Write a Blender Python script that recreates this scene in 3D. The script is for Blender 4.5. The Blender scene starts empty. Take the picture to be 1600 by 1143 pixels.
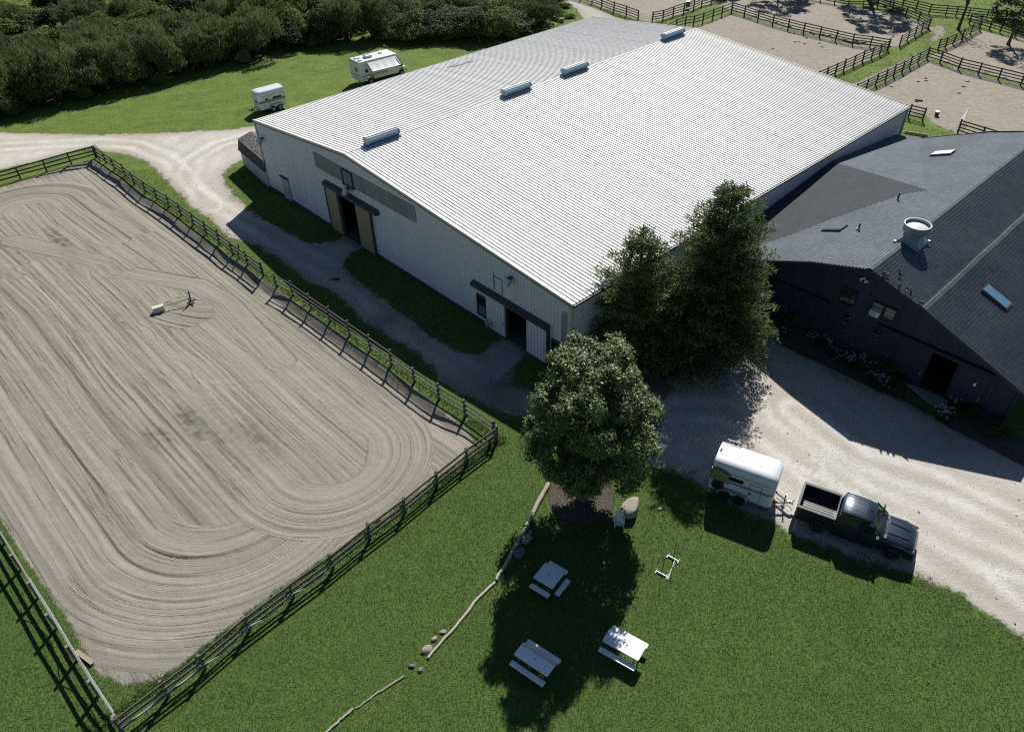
import bpy, bmesh, math, random
import numpy as np
from mathutils import Vector, Matrix, Euler

random.seed(7); RNG = np.random.default_rng(7)
R = math.radians
SC = bpy.context.scene
COL = SC.collection

# ------------------------------------------------------------------ camera
CAM_H, CAM_PITCH, CAM_ROLL, CAM_F = 32.4, R(39.48), R(-1.4026), 1173.0   # drone height (m), depression, roll, focal length in px of a 1600 px frame
_cam = bpy.data.cameras.new('camera'); cam = bpy.data.objects.new('camera', _cam); COL.objects.link(cam)
_cam.sensor_width = 36.0; _cam.lens = CAM_F * 36.0 / 1600.0; _cam.clip_start = 0.5; _cam.clip_end = 2000
cam.matrix_world = Matrix.Translation((0, 0, CAM_H)) @ Euler((R(90) - CAM_PITCH, 0, 0)).to_matrix().to_4x4() @ Euler((0, 0, CAM_ROLL)).to_matrix().to_4x4()
SC.camera = cam

# ------------------------------------------------------------------ sky, sun, exposure
SUN_AZ, SUN_EL = R(74.0), R(41.0)
W = bpy.data.worlds.new('World'); SC.world = W; W.use_nodes = True
_nt = W.node_tree; _nt.nodes.clear()
_sky = _nt.nodes.new('ShaderNodeTexSky'); _sky.sky_type = 'NISHITA'; _sky.sun_disc = False
_sky.sun_elevation = SUN_EL; _sky.sun_rotation = R(90) - SUN_AZ; _sky.air_density = 0.75; _sky.dust_density = 0.3; _sky.ozone_density = 2.5
_bg = _nt.nodes.new('ShaderNodeBackground'); _bg.inputs[1].default_value = 0.05
_wo = _nt.nodes.new('ShaderNodeOutputWorld')
_nt.links.new(_sky.outputs[0], _bg.inputs[0]); _nt.links.new(_bg.outputs[0], _wo.inputs[0])
_sl = bpy.data.lights.new('sun', 'SUN'); sun = bpy.data.objects.new('sun', _sl); COL.objects.link(sun)
_sl.energy = 5.0; _sl.angle = R(0.5); _sl.color = (1.0, 0.965, 0.91)
_sd = Vector((math.cos(SUN_EL) * math.cos(SUN_AZ), math.cos(SUN_EL) * math.sin(SUN_AZ), math.sin(SUN_EL)))
sun.rotation_euler = _sd.to_track_quat('Z', 'Y').to_euler(); sun.location = (0, 0, 60)
SC.view_settings.view_transform = 'Standard'; SC.view_settings.look = 'None'
SC.view_settings.gamma = 1.0; SC.view_settings.use_curve_mapping = False
SC.view_settings.exposure = 0.42
SC.cycles.filter_width = 1.2; SC.cycles.use_denoising = False

# ------------------------------------------------------------------ surveying: a sight line from the drone met with a level plane
def G(u, v, z=0.0):
    a, b = u - 800.0, v - 571.5
    c, s = math.cos(CAM_ROLL), math.sin(CAM_ROLL)
    x = (c * a + s * b) / CAM_F; y = (-s * a + c * b) / CAM_F
    d = (x, math.cos(CAM_PITCH) - y * math.sin(CAM_PITCH), -math.sin(CAM_PITCH) - y * math.cos(CAM_PITCH))
    t = (z - CAM_H) / d[2]
    return Vector((t * d[0], t * d[1], z))

# ------------------------------------------------------------------ mesh builder
class MB:
    def __init__(s): s.v = []; s.f = []
    def add(s, vs, fs):
        o = len(s.v); s.v += [tuple(p) for p in vs]; s.f += [tuple(o + i for i in f) for f in fs]; return s
    def box(s, c, d, m=None):
        x, y, z = (k / 2 for k in d); c = Vector(c)
        vs = [Vector((sx * x, sy * y, sz * z)) for sz in (-1, 1) for sy in (-1, 1) for sx in (-1, 1)]
        if m is not None: vs = [m @ p for p in vs]
        return s.add([p + c for p in vs], [(0, 2, 3, 1), (4, 5, 7, 6), (0, 1, 5, 4), (2, 6, 7, 3), (0, 4, 6, 2), (1, 3, 7, 5)])
    def span(s, a, b):
        a = Vector(a); b = Vector(b); return s.box((a + b) / 2, [abs(k) for k in (b - a)])
    def bar(s, p, q, w, h, up=(0, 0, 1)):
        p = Vector(p); q = Vector(q); d = q - p; L = d.length; d.normalize()
        side = Vector(up).cross(d)
        if side.length < 1e-4: side = Vector((1, 0, 0)).cross(d)
        side.normalize(); u = d.cross(side)
        m = Matrix((d, side, u)).transposed()
        return s.box((p + q) / 2, (L, w, h), m)
    def tube(s, pts, r, n=8, cap=True):
        pts = [Vector(p) for p in pts]; rs = r if isinstance(r, (list, tuple)) else [r] * len(pts)
        rings = []; ref = Vector((0.13, 0.21, 1.0)).normalized()
        for i, p in enumerate(pts):
            d = (pts[min(i + 1, len(pts) - 1)] - pts[max(i - 1, 0)]).normalized()
            a = ref.cross(d)
            if a.length < 0.05: a = Vector((1, 0, 0)).cross(d)
            a.normalize(); b = d.cross(a)
            rings.append([p + (a * math.cos(2 * math.pi * k / n) + b * math.sin(2 * math.pi * k / n)) * rs[i] for k in range(n)])
        return s.loft(rings, cap)
    def loft(s, rings, cap=True, close=True):
        n = len(rings[0]); vs = [p for r_ in rings for p in r_]; fs = []
        for i in range(len(rings) - 1):
            for k in range(n if close else n - 1):
                k2 = (k + 1) % n
                fs.append((i * n + k, i * n + k2, (i + 1) * n + k2, (i + 1) * n + k))
        if cap: fs.append(tuple(reversed(range(n)))); fs.append(tuple((len(rings) - 1) * n + k for k in range(n)))
        return s.add(vs, fs)
    def lathe(s, prof, n=16, c=(0, 0, 0), m=None):
        rings = []
        for r_, z in prof:
            ring = [Vector((r_ * math.cos(2 * math.pi * k / n), r_ * math.sin(2 * math.pi * k / n), z)) for k in range(n)]
            if m is not None: ring = [m @ p for p in ring]
            rings.append([p + Vector(c) for p in ring])
        return s.loft(rings)
    def prism(s, poly, y0, y1, axis='y'):
        def P(a, b, t): return (a, t, b) if axis == 'y' else ((t, a, b) if axis == 'x' else (a, b, t))
        n = len(poly); vs = [P(a, b, y0) for a, b in poly] + [P(a, b, y1) for a, b in poly]
        fs = [tuple(reversed(range(n))), tuple(range(n, 2 * n))] + [(k, (k + 1) % n, n + (k + 1) % n, n + k) for k in range(n)]
        return s.add(vs, fs)
    def rbox(s, c, d, r=0.03, m=None):      # box with chamfered vertical edges (rounded plan)
        x, y, z = (k / 2 for k in d); pl = []
        for cx, cy, a0 in ((x - r, y - r, 0), (-x + r, y - r, 90), (-x + r, -y + r, 180), (x - r, -y + r, 270)):
            for k in range(4): a = R(a0 + 30 * k); pl.append((cx + r * math.cos(a), cy + r * math.sin(a)))
        rings = [[Vector((a, b, zz)) for a, b in pl] for zz in (-z, z)]
        if m is not None: rings = [[m @ p for p in q] for q in rings]
        return s.loft([[p + Vector(c) for p in q] for q in rings])
    def mesh(s, name):
        me = bpy.data.meshes.new(name); me.from_pydata(s.v, [], s.f); me.validate()
        bm = bmesh.new(); bm.from_mesh(me); bmesh.ops.recalc_face_normals(bm, faces=bm.faces); bm.to_mesh(me); bm.free(); return me
    def build(s, name, mat, parent=None, smooth=False, bevel=0, seg=2):
        o = bpy.data.objects.new(name, s.mesh(name)); COL.objects.link(o)
        o.data.materials.append(mat)
        if parent is not None: o.parent = parent
        if bevel:
            b = o.modifiers.new('bevel', 'BEVEL'); b.width = bevel; b.segments = seg; b.limit_method = 'ANGLE'; b.angle_limit = R(35)
        if smooth: shade(o)
        return o

def shade(o, ang=40):
    me = o.data; me.polygons.foreach_set('use_smooth', [True] * len(me.polygons))
    try: me.set_sharp_from_angle(angle=R(ang))
    except Exception: pass

def np_mesh(name, V, F, attrs=None, mat=None, smooth=False):    # F: (n,3) or (n,4) int array
    me = bpy.data.meshes.new(name); V = np.asarray(V, np.float32); F = np.asarray(F, np.int32)
    me.vertices.add(len(V)); me.vertices.foreach_set('co', V.ravel())
    k = F.shape[1]; me.loops.add(F.size); me.loops.foreach_set('vertex_index', F.ravel())
    me.polygons.add(len(F)); me.polygons.foreach_set('loop_start', np.arange(0, F.size, k, dtype=np.int32))
    if smooth: me.polygons.foreach_set('use_smooth', np.ones(len(F), bool))
    me.update(calc_edges=True)
    for n_, a in (attrs or {}).items():
        at = me.attributes.new(n_, 'FLOAT', 'POINT'); at.data.foreach_set('value', np.asarray(a, np.float32))
    if mat: me.materials.append(mat)
    return me

def link(name, me, parent=None, loc=None):
    o = bpy.data.objects.new(name, me); COL.objects.link(o)
    if parent is not None: o.parent = parent
    if loc is not None: o.location = loc
    return o
def tag(o, label=None, cat=None, group=None, kind=None):
    if label: o['label'] = label
    if cat: o['category'] = cat
    if group: o['group'] = group
    if kind: o['kind'] = kind
    return o
def thing(name, label, cat, loc=(0, 0, 0), rz=0.0, group=None):
    o = bpy.data.objects.new(name, None); COL.objects.link(o); o.empty_display_size = 0.3
    o.location = loc; o.rotation_euler = (0, 0, rz); return tag(o, label, cat, group)
def copy_tree(o, parent=None):
    c = o.copy(); COL.objects.link(c); c.parent = parent
    for ch in list(o.children): copy_tree(ch, c)
    return c

# value noise on numpy grids ------------------------------------------------
_PERM = RNG.permutation(4096); _VAL = RNG.random(4096)
def vnoise(x, y, s=1.0, seed=0):
    x = np.asarray(x) / s + 311.7 * seed; y = np.asarray(y) / s + 73.3 * seed
    xi = np.floor(x).astype(int); yi = np.floor(y).astype(int); fx = x - xi; fy = y - yi
    fx = fx * fx * (3 - 2 * fx); fy = fy * fy * (3 - 2 * fy)
    h = lambda a, b: _VAL[(_PERM[(a + 57 * b) & 4095] + 131 * b + seed) & 4095]
    return (h(xi, yi) * (1 - fx) + h(xi + 1, yi) * fx) * (1 - fy) + (h(xi, yi + 1) * (1 - fx) + h(xi + 1, yi + 1) * fx) * fy
def poly_sd(px, py, poly):      # signed distance, positive inside
    px = np.asarray(px, float); py = np.asarray(py, float); d2 = np.full(px.shape, 1e18); ins = np.zeros(px.shape, bool)
    n = len(poly)
    for i in range(n):
        ax, ay = poly[i][0], poly[i][1]; bx, by = poly[(i + 1) % n][0], poly[(i + 1) % n][1]
        ex, ey = bx - ax, by - ay; L = ex * ex + ey * ey + 1e-12
        t = np.clip(((px - ax) * ex + (py - ay) * ey) / L, 0, 1)
        d2 = np.minimum(d2, (px - ax - t * ex) ** 2 + (py - ay - t * ey) ** 2)
        c = ((ay > py) != (by > py)) & (px < (bx - ax) * (py - ay) / (by - ay + 1e-12) + ax)
        ins ^= c
    return np.where(ins, 1, -1) * np.sqrt(d2)

# ------------------------------------------------------------------ materials
def hx(r, g, b): return (r, g, b, 1.0)
class NT:
    def __init__(s, name):
        s.m = bpy.data.materials.new(name); s.m.use_nodes = True; s.t = s.m.node_tree; s.n = s.t.nodes; s.n.clear()
        s.out = s.n.new('ShaderNodeOutputMaterial'); s.b = s.n.new('ShaderNodeBsdfPrincipled'); s.l(s.b.outputs[0], s.out.inputs[0])
    def l(s, a, b): s.t.links.new(a, b)
    def coord(s, kind='Object'): return s.n.new('ShaderNodeTexCoord').outputs[kind]
    def geo(s): return s.n.new('ShaderNodeNewGeometry').outputs['Position']
    def noise(s, vec, scale, detail=4, rough=0.55, dist=0.0):
        t = s.n.new('ShaderNodeTexNoise'); t.inputs['Scale'].default_value = scale; t.inputs['Detail'].default_value = detail
        t.inputs['Roughness'].default_value = rough; t.inputs['Distortion'].default_value = dist
        if vec is not None: s.l(vec, t.inputs['Vector'])
        return t.outputs['Fac']
    def voro(s, vec, scale, feature='F1'):
        t = s.n.new('ShaderNodeTexVoronoi'); t.feature = feature; t.inputs['Scale'].default_value = scale; s.l(vec, t.inputs['Vector']); return t
    def map(s, vec, scale=(1, 1, 1), rot=(0, 0, 0)):
        t = s.n.new('ShaderNodeMapping'); t.inputs['Scale'].default_value = scale; t.inputs['Rotation'].default_value = rot; s.l(vec, t.inputs['Vector']); return t.outputs[0]
    def ramp(s, fac, stops):
        t = s.n.new('ShaderNodeValToRGB'); e = t.color_ramp.elements
        while len(e) < len(stops): e.new(0.5)
        for k, (p, c) in enumerate(stops): e[k].position = p; e[k].color = c if len(c) == 4 else (*c, 1)
        s.l(fac, t.inputs[0]); return t.outputs[0]
    def mix(s, fac, a, b, mode='MIX'):
        t = s.n.new('ShaderNodeMix'); t.data_type = 'RGBA'; t.blend_type = mode
        for sock, val in ((t.inputs[0], fac), (t.inputs[6], a), (t.inputs[7], b)):
            if hasattr(val, 'links'): s.l(val, sock)
            else: sock.default_value = val
        return t.outputs[2]
    def math(s, op, a, b=0.0):
        t = s.n.new('ShaderNodeMath'); t.operation = op
        for sock, val in ((t.inputs[0], a), (t.inputs[1], b)):
            if hasattr(val, 'links'): s.l(val, sock)
            else: sock.default_value = val
        return t.outputs[0]
    def attr(s, name):
        t = s.n.new('ShaderNodeAttribute'); t.attribute_name = name; return t.outputs['Fac']
    def rnd(s): return s.n.new('ShaderNodeObjectInfo').outputs['Random']
    def xyz(s, vec):
        t = s.n.new('ShaderNodeSeparateXYZ'); s.l(vec, t.inputs[0]); return t.outputs
    def bump(s, h, strength=0.4, dist=0.05):
        t = s.n.new('ShaderNodeBump'); t.inputs['Strength'].default_value = strength; t.inputs['Distance'].default_value = dist
        s.l(h, t.inputs['Height']); s.l(t.outputs[0], s.b.inputs['Normal'])
    def set(s, col=None, rough=None, metal=None, spec=None, coat=None):
        def put(k, v):
            if v is None: return
            if hasattr(v, 'links'): s.l(v, s.b.inputs[k])
            else: s.b.inputs[k].default_value = v
        put('Base Color', col); put('Roughness', rough); put('Metallic', metal); put('Specular IOR Level', spec); put('Coat Weight', coat)
        return s.m
    def cut(s, mask):       # mask 0 = transparent
        tr = s.n.new('ShaderNodeBsdfTransparent'); mx = s.n.new('ShaderNodeMixShader')
        s.l(mask, mx.inputs[0]); s.l(tr.outputs[0], mx.inputs[1]); s.l(s.b.outputs[0], mx.inputs[2]); s.l(mx.outputs[0], s.out.inputs[0])

def simple(name, col, rough=0.6, metal=0.0, var=0.15, scale=6.0, spec=0.5, bump=0.0, bscale=40.0, coat=None, stretch=None):
    t = NT(name); v = t.coord()
    if stretch: v = t.map(v, stretch)
    f = t.noise(v, scale, 5)
    a = hx(*[c * (1 - var) for c in col]); b = hx(*[min(1, c * (1 + var)) for c in col])
    c = t.mix(f, a, b); c = t.mix(0.5, c, t.mix(t.rnd(), a, b))
    if bump: t.bump(t.noise(v, bscale, 4), bump, 0.02)
    return t.set(c, rough, metal, spec, coat)
M = {}
def ground_mats():
    # lawn
    t = NT('lawn_grass'); p = t.geo()
    n1 = t.noise(p, 0.12, 4); n2 = t.noise(p, 1.3, 6, 0.65); n3 = t.noise(p, 14.0, 5, 0.7)
    c = t.ramp(n2, [(0.28, (0.034, 0.072, 0.014)), (0.5, (0.062, 0.112, 0.024)), (0.75, (0.108, 0.160, 0.042))])
    c = t.mix(t.math('MULTIPLY', n1, 0.8), c, hx(0.11, 0.165, 0.038))
    y = t.xyz(p)[1]
    far = t.math('MINIMUM', t.math('MAXIMUM', t.math('MULTIPLY', t.math('SUBTRACT', y, 45.0), 0.03), 0.0), 1.0)
    c = t.mix(t.math('MULTIPLY', far, 0.75), c, t.ramp(t.noise(t.map(p, (0.35, 1.0, 1), (0, 0, 0.25)), 0.9, 5, 0.7), [(0.3, (0.115, 0.165, 0.024)), (0.7, (0.200, 0.250, 0.044))]))
    c = t.mix(t.math('MULTIPLY', t.ramp(t.noise(p, 0.35, 5, 0.6), [(0.45, (0, 0, 0)), (0.68, (1, 1, 1))]), 0.55), c, hx(0.040, 0.082, 0.018))
    bare = t.ramp(t.noise(p, 0.28, 6, 0.7), [(0.66, (0, 0, 0)), (0.78, (1, 1, 1))])
    c = t.mix(t.math('MULTIPLY', bare, 0.5), c, hx(0.16, 0.14, 0.09))
    c = t.mix(t.math('SUBTRACT', 0.50, t.math('MULTIPLY', far, 0.3)), c, t.mix(n3, hx(0.026, 0.060, 0.013), hx(0.115, 0.185, 0.044)))
    c = t.mix(t.math('MULTIPLY', t.ramp(t.noise(p, 30, 3, 0.8), [(0.60, (0, 0, 0)), (0.70, (1, 1, 1))]), 0.4), c, hx(0.24, 0.27, 0.11))
    t.bump(n3, 0.5, 0.10); M['lawn'] = t.set(c, 0.9, 0, 0.15)
    # gravel
    def edge(t, p, w=0.85, k=1.6, nz=0.9):
        sd = t.attr('sd'); n = t.noise(p, nz, 6, 0.7)
        f = t.math('ADD', t.math('MULTIPLY', sd, k), t.math('MULTIPLY', t.math('SUBTRACT', n, 0.5), 3.2 * w))
        f2 = t.math('ADD', t.math('MULTIPLY', f, 2.2), t.math('MULTIPLY', t.math('SUBTRACT', t.noise(p, 9.0, 4, 0.7), 0.5), 2.2))
        return t.math('MINIMUM', t.math('MAXIMUM', t.math('ADD', f2, 0.5), 0.0), 1.0)
    t = NT('gravel'); p = t.geo()
    n1 = t.noise(p, 0.22, 5, 0.6); n2 = t.noise(t.map(p, (1, 0.35, 1), (0, 0, R(-38))), 1.0, 6, 0.65); n3 = t.noise(p, 11, 5, 0.75)
    c = t.ramp(n1, [(0.3, (0.455, 0.43, 0.375)), (0.7, (0.64, 0.62, 0.575))])
    c = t.mix(0.55, c, t.ramp(n2, [(0.3, (0.33, 0.30, 0.25)), (0.62, (0.64, 0.62, 0.575))]))
    c = t.mix(0.45, c, t.ramp(n3, [(0.3, (0.19, 0.18, 0.16)), (0.5, (0.44, 0.42, 0.385)), (0.72, (0.70, 0.69, 0.66))]))
    c = t.mix(t.math('MULTIPLY', t.ramp(t.noise(p, 0.13, 3, 0.5), [(0.42, (0, 0, 0)), (0.62, (1, 1, 1))]), 0.45), c, hx(0.40, 0.345, 0.265))
    spot = t.ramp(t.noise(p, 2.6, 6, 0.75), [(0.64, (0, 0, 0)), (0.74, (1, 1, 1))])
    c = t.mix(t.math('MULTIPLY', spot, 0.5), c, hx(0.17, 0.14, 0.10))
    trk = t.attr('trk'); c = t.mix(t.math('MULTIPLY', t.math('MAXIMUM', trk, 0.0), t.math('ADD', t.math('MULTIPLY', n2, 0.6), 0.2)), c, hx(0.66, 0.645, 0.605)); c = t.mix(t.math('MULTIPLY', t.math('MAXIMUM', t.math('MULTIPLY', trk, -1.0), 0.0), t.math('ADD', t.math('MULTIPLY', n2, 0.9), 0.0)), c, hx(0.27, 0.245, 0.195))
    eg = t.math('MINIMUM', t.math('MAXIMUM', t.math('SUBTRACT', 1.0, t.math('DIVIDE', t.attr('sd'), 1.5)), 0.0), 1.0); c = t.mix(t.math('MULTIPLY', eg, t.math('MULTIPLY', n2, 1.0)), c, hx(0.25, 0.215, 0.16))
    dirt = t.attr('dirt'); c = t.mix(t.math('MULTIPLY', dirt, 0.75), c, t.ramp(n2, [(0.3, (0.10, 0.085, 0.065)), (0.7, (0.20, 0.175, 0.135))]))
    t.bump(t.math('ADD', n3, t.noise(p, 2.2, 5, 0.7)), 0.8, 0.07); M['gravel'] = t.set(c, 0.92, 0, 0.2); t.cut(edge(t, p))
    # paddock dirt
    t = NT('paddock_dirt'); p = t.geo()
    n1 = t.noise(p, 0.18, 6, 0.65); n2 = t.noise(p, 1.4, 6, 0.75); n3 = t.noise(t.map(p, (1, 2.2, 1), (0, 0, 0.5)), 5, 5, 0.75)
    c = t.ramp(n1, [(0.3, (0.215, 0.190, 0.155)), (0.7, (0.335, 0.305, 0.255))])
    c = t.mix(0.5, c, t.ramp(n2, [(0.34, (0.13, 0.115, 0.09)), (0.66, (0.46, 0.43, 0.355))]))
    c = t.mix(0.4, c, t.ramp(n3, [(0.35, (0.14, 0.12, 0.095)), (0.7, (0.45, 0.415, 0.335))]))
    gr = t.ramp(t.noise(p, 0.45, 6, 0.7), [(0.60, (0, 0, 0)), (0.72, (1, 1, 1))])
    c = t.mix(t.math('MULTIPLY', gr, 0.4), c, hx(0.12, 0.13, 0.045))
    t.bump(n2, 0.8, 0.12); M['dirt'] = t.set(c, 0.95, 0, 0.1); t.cut(edge(t, p, 0.7, 1.2))
    # arena sand: streaks follow the across-track coordinate of the harrow passes
    t = NT('arena_sand'); p = t.geo()
    cv = t.n.new('ShaderNodeCombineXYZ'); t.l(t.attr('off'), cv.inputs[0]); t.l(t.math('MULTIPLY', t.attr('run'), 0.02), cv.inputs[1]); t.l(t.math('MULTIPLY', t.attr('pass_id'), 3.7), cv.inputs[2])
    s1 = t.noise(cv.outputs[0], 3.2, 5, 0.72); s2 = t.noise(cv.outputs[0], 1.1, 2, 0.5)
    n3 = t.noise(p, 9, 5, 0.75); n5 = t.noise(p, 17, 5, 0.85); tone = t.attr('tone')
    c = t.ramp(s1, [(0.30, (0.145, 0.134, 0.111)), (0.46, (0.252, 0.234, 0.194)), (0.60, (0.313, 0.291, 0.242)), (0.74, (0.400, 0.373, 0.315))])
    c = t.mix(0.40, c, t.ramp(tone, [(0.0, (0.106, 0.098, 0.080)), (0.5, (0.275, 0.255, 0.211)), (1.0, (0.395, 0.367, 0.307))]))
    c = t.mix(0.32, c, t.ramp(n5, [(0.34, (0.072, 0.066, 0.054)), (0.5, (0.275, 0.255, 0.211)), (0.68, (0.453, 0.422, 0.356))]))
    th = t.ramp(t.noise(cv.outputs[0], 0.9, 4, 0.6), [(0.485, (0, 0, 0)), (0.50, (1, 1, 1)), (0.515, (0, 0, 0))]); th = t.math('MULTIPLY', th, t.ramp(n3, [(0.35, (0, 0, 0)), (0.6, (1, 1, 1))]))
    c = t.mix(t.math('MULTIPLY', th, 0.6), c, hx(0.082, 0.076, 0.060))  # thin grooves get their shade painted in as dark lines
    c = t.mix(t.math('MULTIPLY', t.attr('damp_and_bank'), 0.65), c, hx(0.059, 0.055, 0.044))
    t.bump(t.math('ADD', t.math('MULTIPLY', s1, 1.6), t.math('ADD', t.math('MULTIPLY', n5, 0.8), t.math('MULTIPLY', th, -0.8))), 0.75, 0.055); M['sand'] = t.set(c, 0.95, 0, 0.10); t.cut(edge(t, p, 0.35, 2.4))
    # mulch / bed soil
    t = NT('bark_mulch'); p = t.geo(); n3 = t.noise(p, 12, 5, 0.8)
    c = t.ramp(n3, [(0.3, (0.022, 0.019, 0.016)), (0.52, (0.105, 0.090, 0.076)), (0.72, (0.28, 0.25, 0.22))])
    t.bump(n3, 1.0, 0.1); M['mulch'] = t.set(c, 0.95, 0, 0.1); t.cut(edge(t, p, 0.3, 3))
    M['concrete'] = simple('concrete', (0.26, 0.25, 0.235), 0.85, var=0.25, scale=2.5, bump=0.3, bscale=30)
ground_mats()

HL_ = 45.90
def metal_sheet(name, c_lo, c_hi, rough, spec, lines=None, lcol=None, dirt=0.0, rib=0.0, ribax=1, ribcol=(0.34, 0.33, 0.31)):
    t = NT(name); v = t.coord('Object'); p = t.geo()
    f = t.noise(p, 0.35, 5, 0.6); c = t.mix(f, hx(*c_lo), hx(*c_hi))
    r_ = t.rnd(); c = t.mix(0.35, c, t.mix(r_, hx(*c_lo), hx(*c_hi)))
    if lines:       # rows of fasteners with rust and grime, every `lines` metres down the sheet
        x = t.xyz(v)[0]; fr = t.math('PINGPONG', x, lines / 2)
        ln = t.math('LESS_THAN', fr, 0.045)
        wob = t.noise(p, 1.1, 4, 0.7); ln = t.math('MULTIPLY', ln, t.math('ADD', t.math('MULTIPLY', wob, 0.6), 0.05)); c = t.mix(ln, c, hx(*lcol))
    if rib:         # rib shade put into the colour as dark stripes, with some grime
        y = t.xyz(v)[ribax]; fr = t.math('FRACT', t.math('ADD', t.math('DIVIDE', y, rib), 0.16)); k = t.math('LESS_THAN', fr, 0.17)
        c = t.mix(t.math('MULTIPLY', k, t.math('ADD', t.math('MULTIPLY', t.noise(p, 0.7, 4, 0.7), 0.6), 0.22)), c, hx(*ribcol))
    if dirt:
        st = t.noise(t.map(p, (0.9, 0.9, 0.10)), 1.6, 5, 0.7); c = t.mix(t.math('MULTIPLY', t.ramp(st, [(0.45, (0, 0, 0)), (0.75, (1, 1, 1))]), dirt), c, hx(0.22, 0.17, 0.11))
    t.bump(t.noise(p, 0.8, 3), 0.08, 0.12)
    return t.set(c, rough, 0.0, spec)
M['roof_white'] = metal_sheet('white_roof_metal', (0.70, 0.695, 0.675), (0.78, 0.775, 0.755), 0.55, 0.22, 1.52, (0.36, 0.32, 0.27), 0, HL_ / 150)
M['wall_white'] = metal_sheet('pale_wall_metal', (0.64, 0.655, 0.665), (0.72, 0.73, 0.735), 0.55, 0.4, dirt=0.12, rib=39.67 / 129, ribax=0, ribcol=(0.20, 0.21, 0.22))
M['wall_white_side'] = metal_sheet('pale_side_wall_metal', (0.64, 0.655, 0.665), (0.72, 0.73, 0.735), 0.55, 0.4, dirt=0.15, rib=45.9 / 150, ribax=1, ribcol=(0.20, 0.21, 0.22))
M['trim_tan'] = simple('tan_trim', (0.50, 0.47, 0.40), 0.5, var=0.12, scale=1.5)
M['translucent'] = metal_sheet('weathered_translucent_sheet', (0.22, 0.23, 0.24), (0.42, 0.42, 0.42), 0.6, 0.4, dirt=0.6, rib=13.83 / 75, ribax=0, ribcol=(0.05, 0.05, 0.05))
M['dark_trim'] = simple('charcoal_trim', (0.055, 0.057, 0.062), 0.55, var=0.2, scale=3)
M['olive_door'] = simple('olive_door_paint', (0.30, 0.265, 0.145), 0.6, var=0.12, scale=2.0)
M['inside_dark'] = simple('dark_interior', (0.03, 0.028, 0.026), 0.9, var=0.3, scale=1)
M['vent_blue'] = simple('blue_grey_vent_paint', (0.13, 0.225, 0.30), 0.5, 0.0, var=0.12, scale=3)
M['fan_metal'] = simple('dull_blue_grey_metal', (0.26, 0.31, 0.35), 0.5, 0.1, var=0.12, scale=4)
M['galv'] = simple('galvanised_steel', (0.42, 0.44, 0.46), 0.4, 0.6, var=0.15, scale=5)
M['white_plastic'] = simple('white_plastic', (0.74, 0.74, 0.73), 0.4, var=0.06, scale=3)
M['table_plastic'] = simple('table_resin', (0.80, 0.83, 0.86), 0.38, var=0.10, scale=9, bump=0.1, bscale=60)
M['table_strip'] = simple('table_cream_strip', (0.62, 0.58, 0.48), 0.45, var=0.08, scale=9)
M['table_leg'] = simple('table_leg_metal', (0.22, 0.24, 0.27), 0.45, 0.4, var=0.1)
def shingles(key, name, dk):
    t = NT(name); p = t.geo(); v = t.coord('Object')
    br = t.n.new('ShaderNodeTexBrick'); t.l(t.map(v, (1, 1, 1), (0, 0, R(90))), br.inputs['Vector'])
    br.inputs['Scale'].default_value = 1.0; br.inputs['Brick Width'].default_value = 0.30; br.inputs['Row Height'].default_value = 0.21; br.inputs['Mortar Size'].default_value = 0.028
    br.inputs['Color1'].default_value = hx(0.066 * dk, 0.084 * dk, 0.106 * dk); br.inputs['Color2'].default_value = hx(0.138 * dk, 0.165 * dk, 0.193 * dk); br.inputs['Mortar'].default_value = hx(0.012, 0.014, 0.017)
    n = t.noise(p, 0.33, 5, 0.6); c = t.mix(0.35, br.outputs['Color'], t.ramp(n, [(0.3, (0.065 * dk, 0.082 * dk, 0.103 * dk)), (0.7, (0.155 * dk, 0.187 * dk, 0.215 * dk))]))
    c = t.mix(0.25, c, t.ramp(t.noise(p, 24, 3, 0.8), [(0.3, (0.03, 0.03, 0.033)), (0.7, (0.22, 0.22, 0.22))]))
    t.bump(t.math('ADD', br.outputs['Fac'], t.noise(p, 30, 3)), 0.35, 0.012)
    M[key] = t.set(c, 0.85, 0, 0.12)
shingles('shingle', 'slate_grey_shingles', 1.2); shingles('shingle_dark', 'darker_grey_shingles', 0.42)
M['navy_wall'] = simple('navy_board_paint', (0.018, 0.026, 0.050), 0.65, var=0.3, scale=1.2, bump=0.15, bscale=12)
M['navy_trim'] = simple('navy_trim_paint', (0.013, 0.017, 0.028), 0.65, var=0.2)
M['truck_paint'] = simple('black_vehicle_paint', (0.030, 0.043, 0.063), 0.30, 0.55, var=0.1, spec=0.5, coat=0.5)
M['black_plastic'] = simple('black_plastic', (0.018, 0.018, 0.02), 0.5, var=0.2)
M['bedliner'] = simple('bed_liner', (0.030, 0.032, 0.036), 0.38, var=0.2)
M['rubber'] = simple('tyre_rubber', (0.018, 0.018, 0.018), 0.8, var=0.2)
M['chrome'] = simple('chrome', (0.65, 0.66, 0.68), 0.15, 1.0, var=0.05)
M['seat'] = simple('grey_seat_leather', (0.24, 0.23, 0.22), 0.5, var=0.1)
M['red_lens'] = simple('red_lens', (0.30, 0.012, 0.012), 0.2, var=0.1)
M['amber_lens'] = simple('amber_lens', (0.45, 0.16, 0.02), 0.2, var=0.1)
M['clear_lens'] = simple('clear_lens', (0.55, 0.57, 0.6), 0.12, var=0.05)
M['trailer_white'] = simple('white_trailer_gloss', (0.68, 0.70, 0.72), 0.3, var=0.05, scale=1.5, spec=0.6, coat=0.4)
M['rv_white'] = simple('motorhome_fibreglass', (0.70, 0.71, 0.71), 0.35, var=0.06, scale=1.2)
M['grey_stripe'] = simple('grey_stripe_paint', (0.22, 0.23, 0.25), 0.4, var=0.1)
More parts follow.
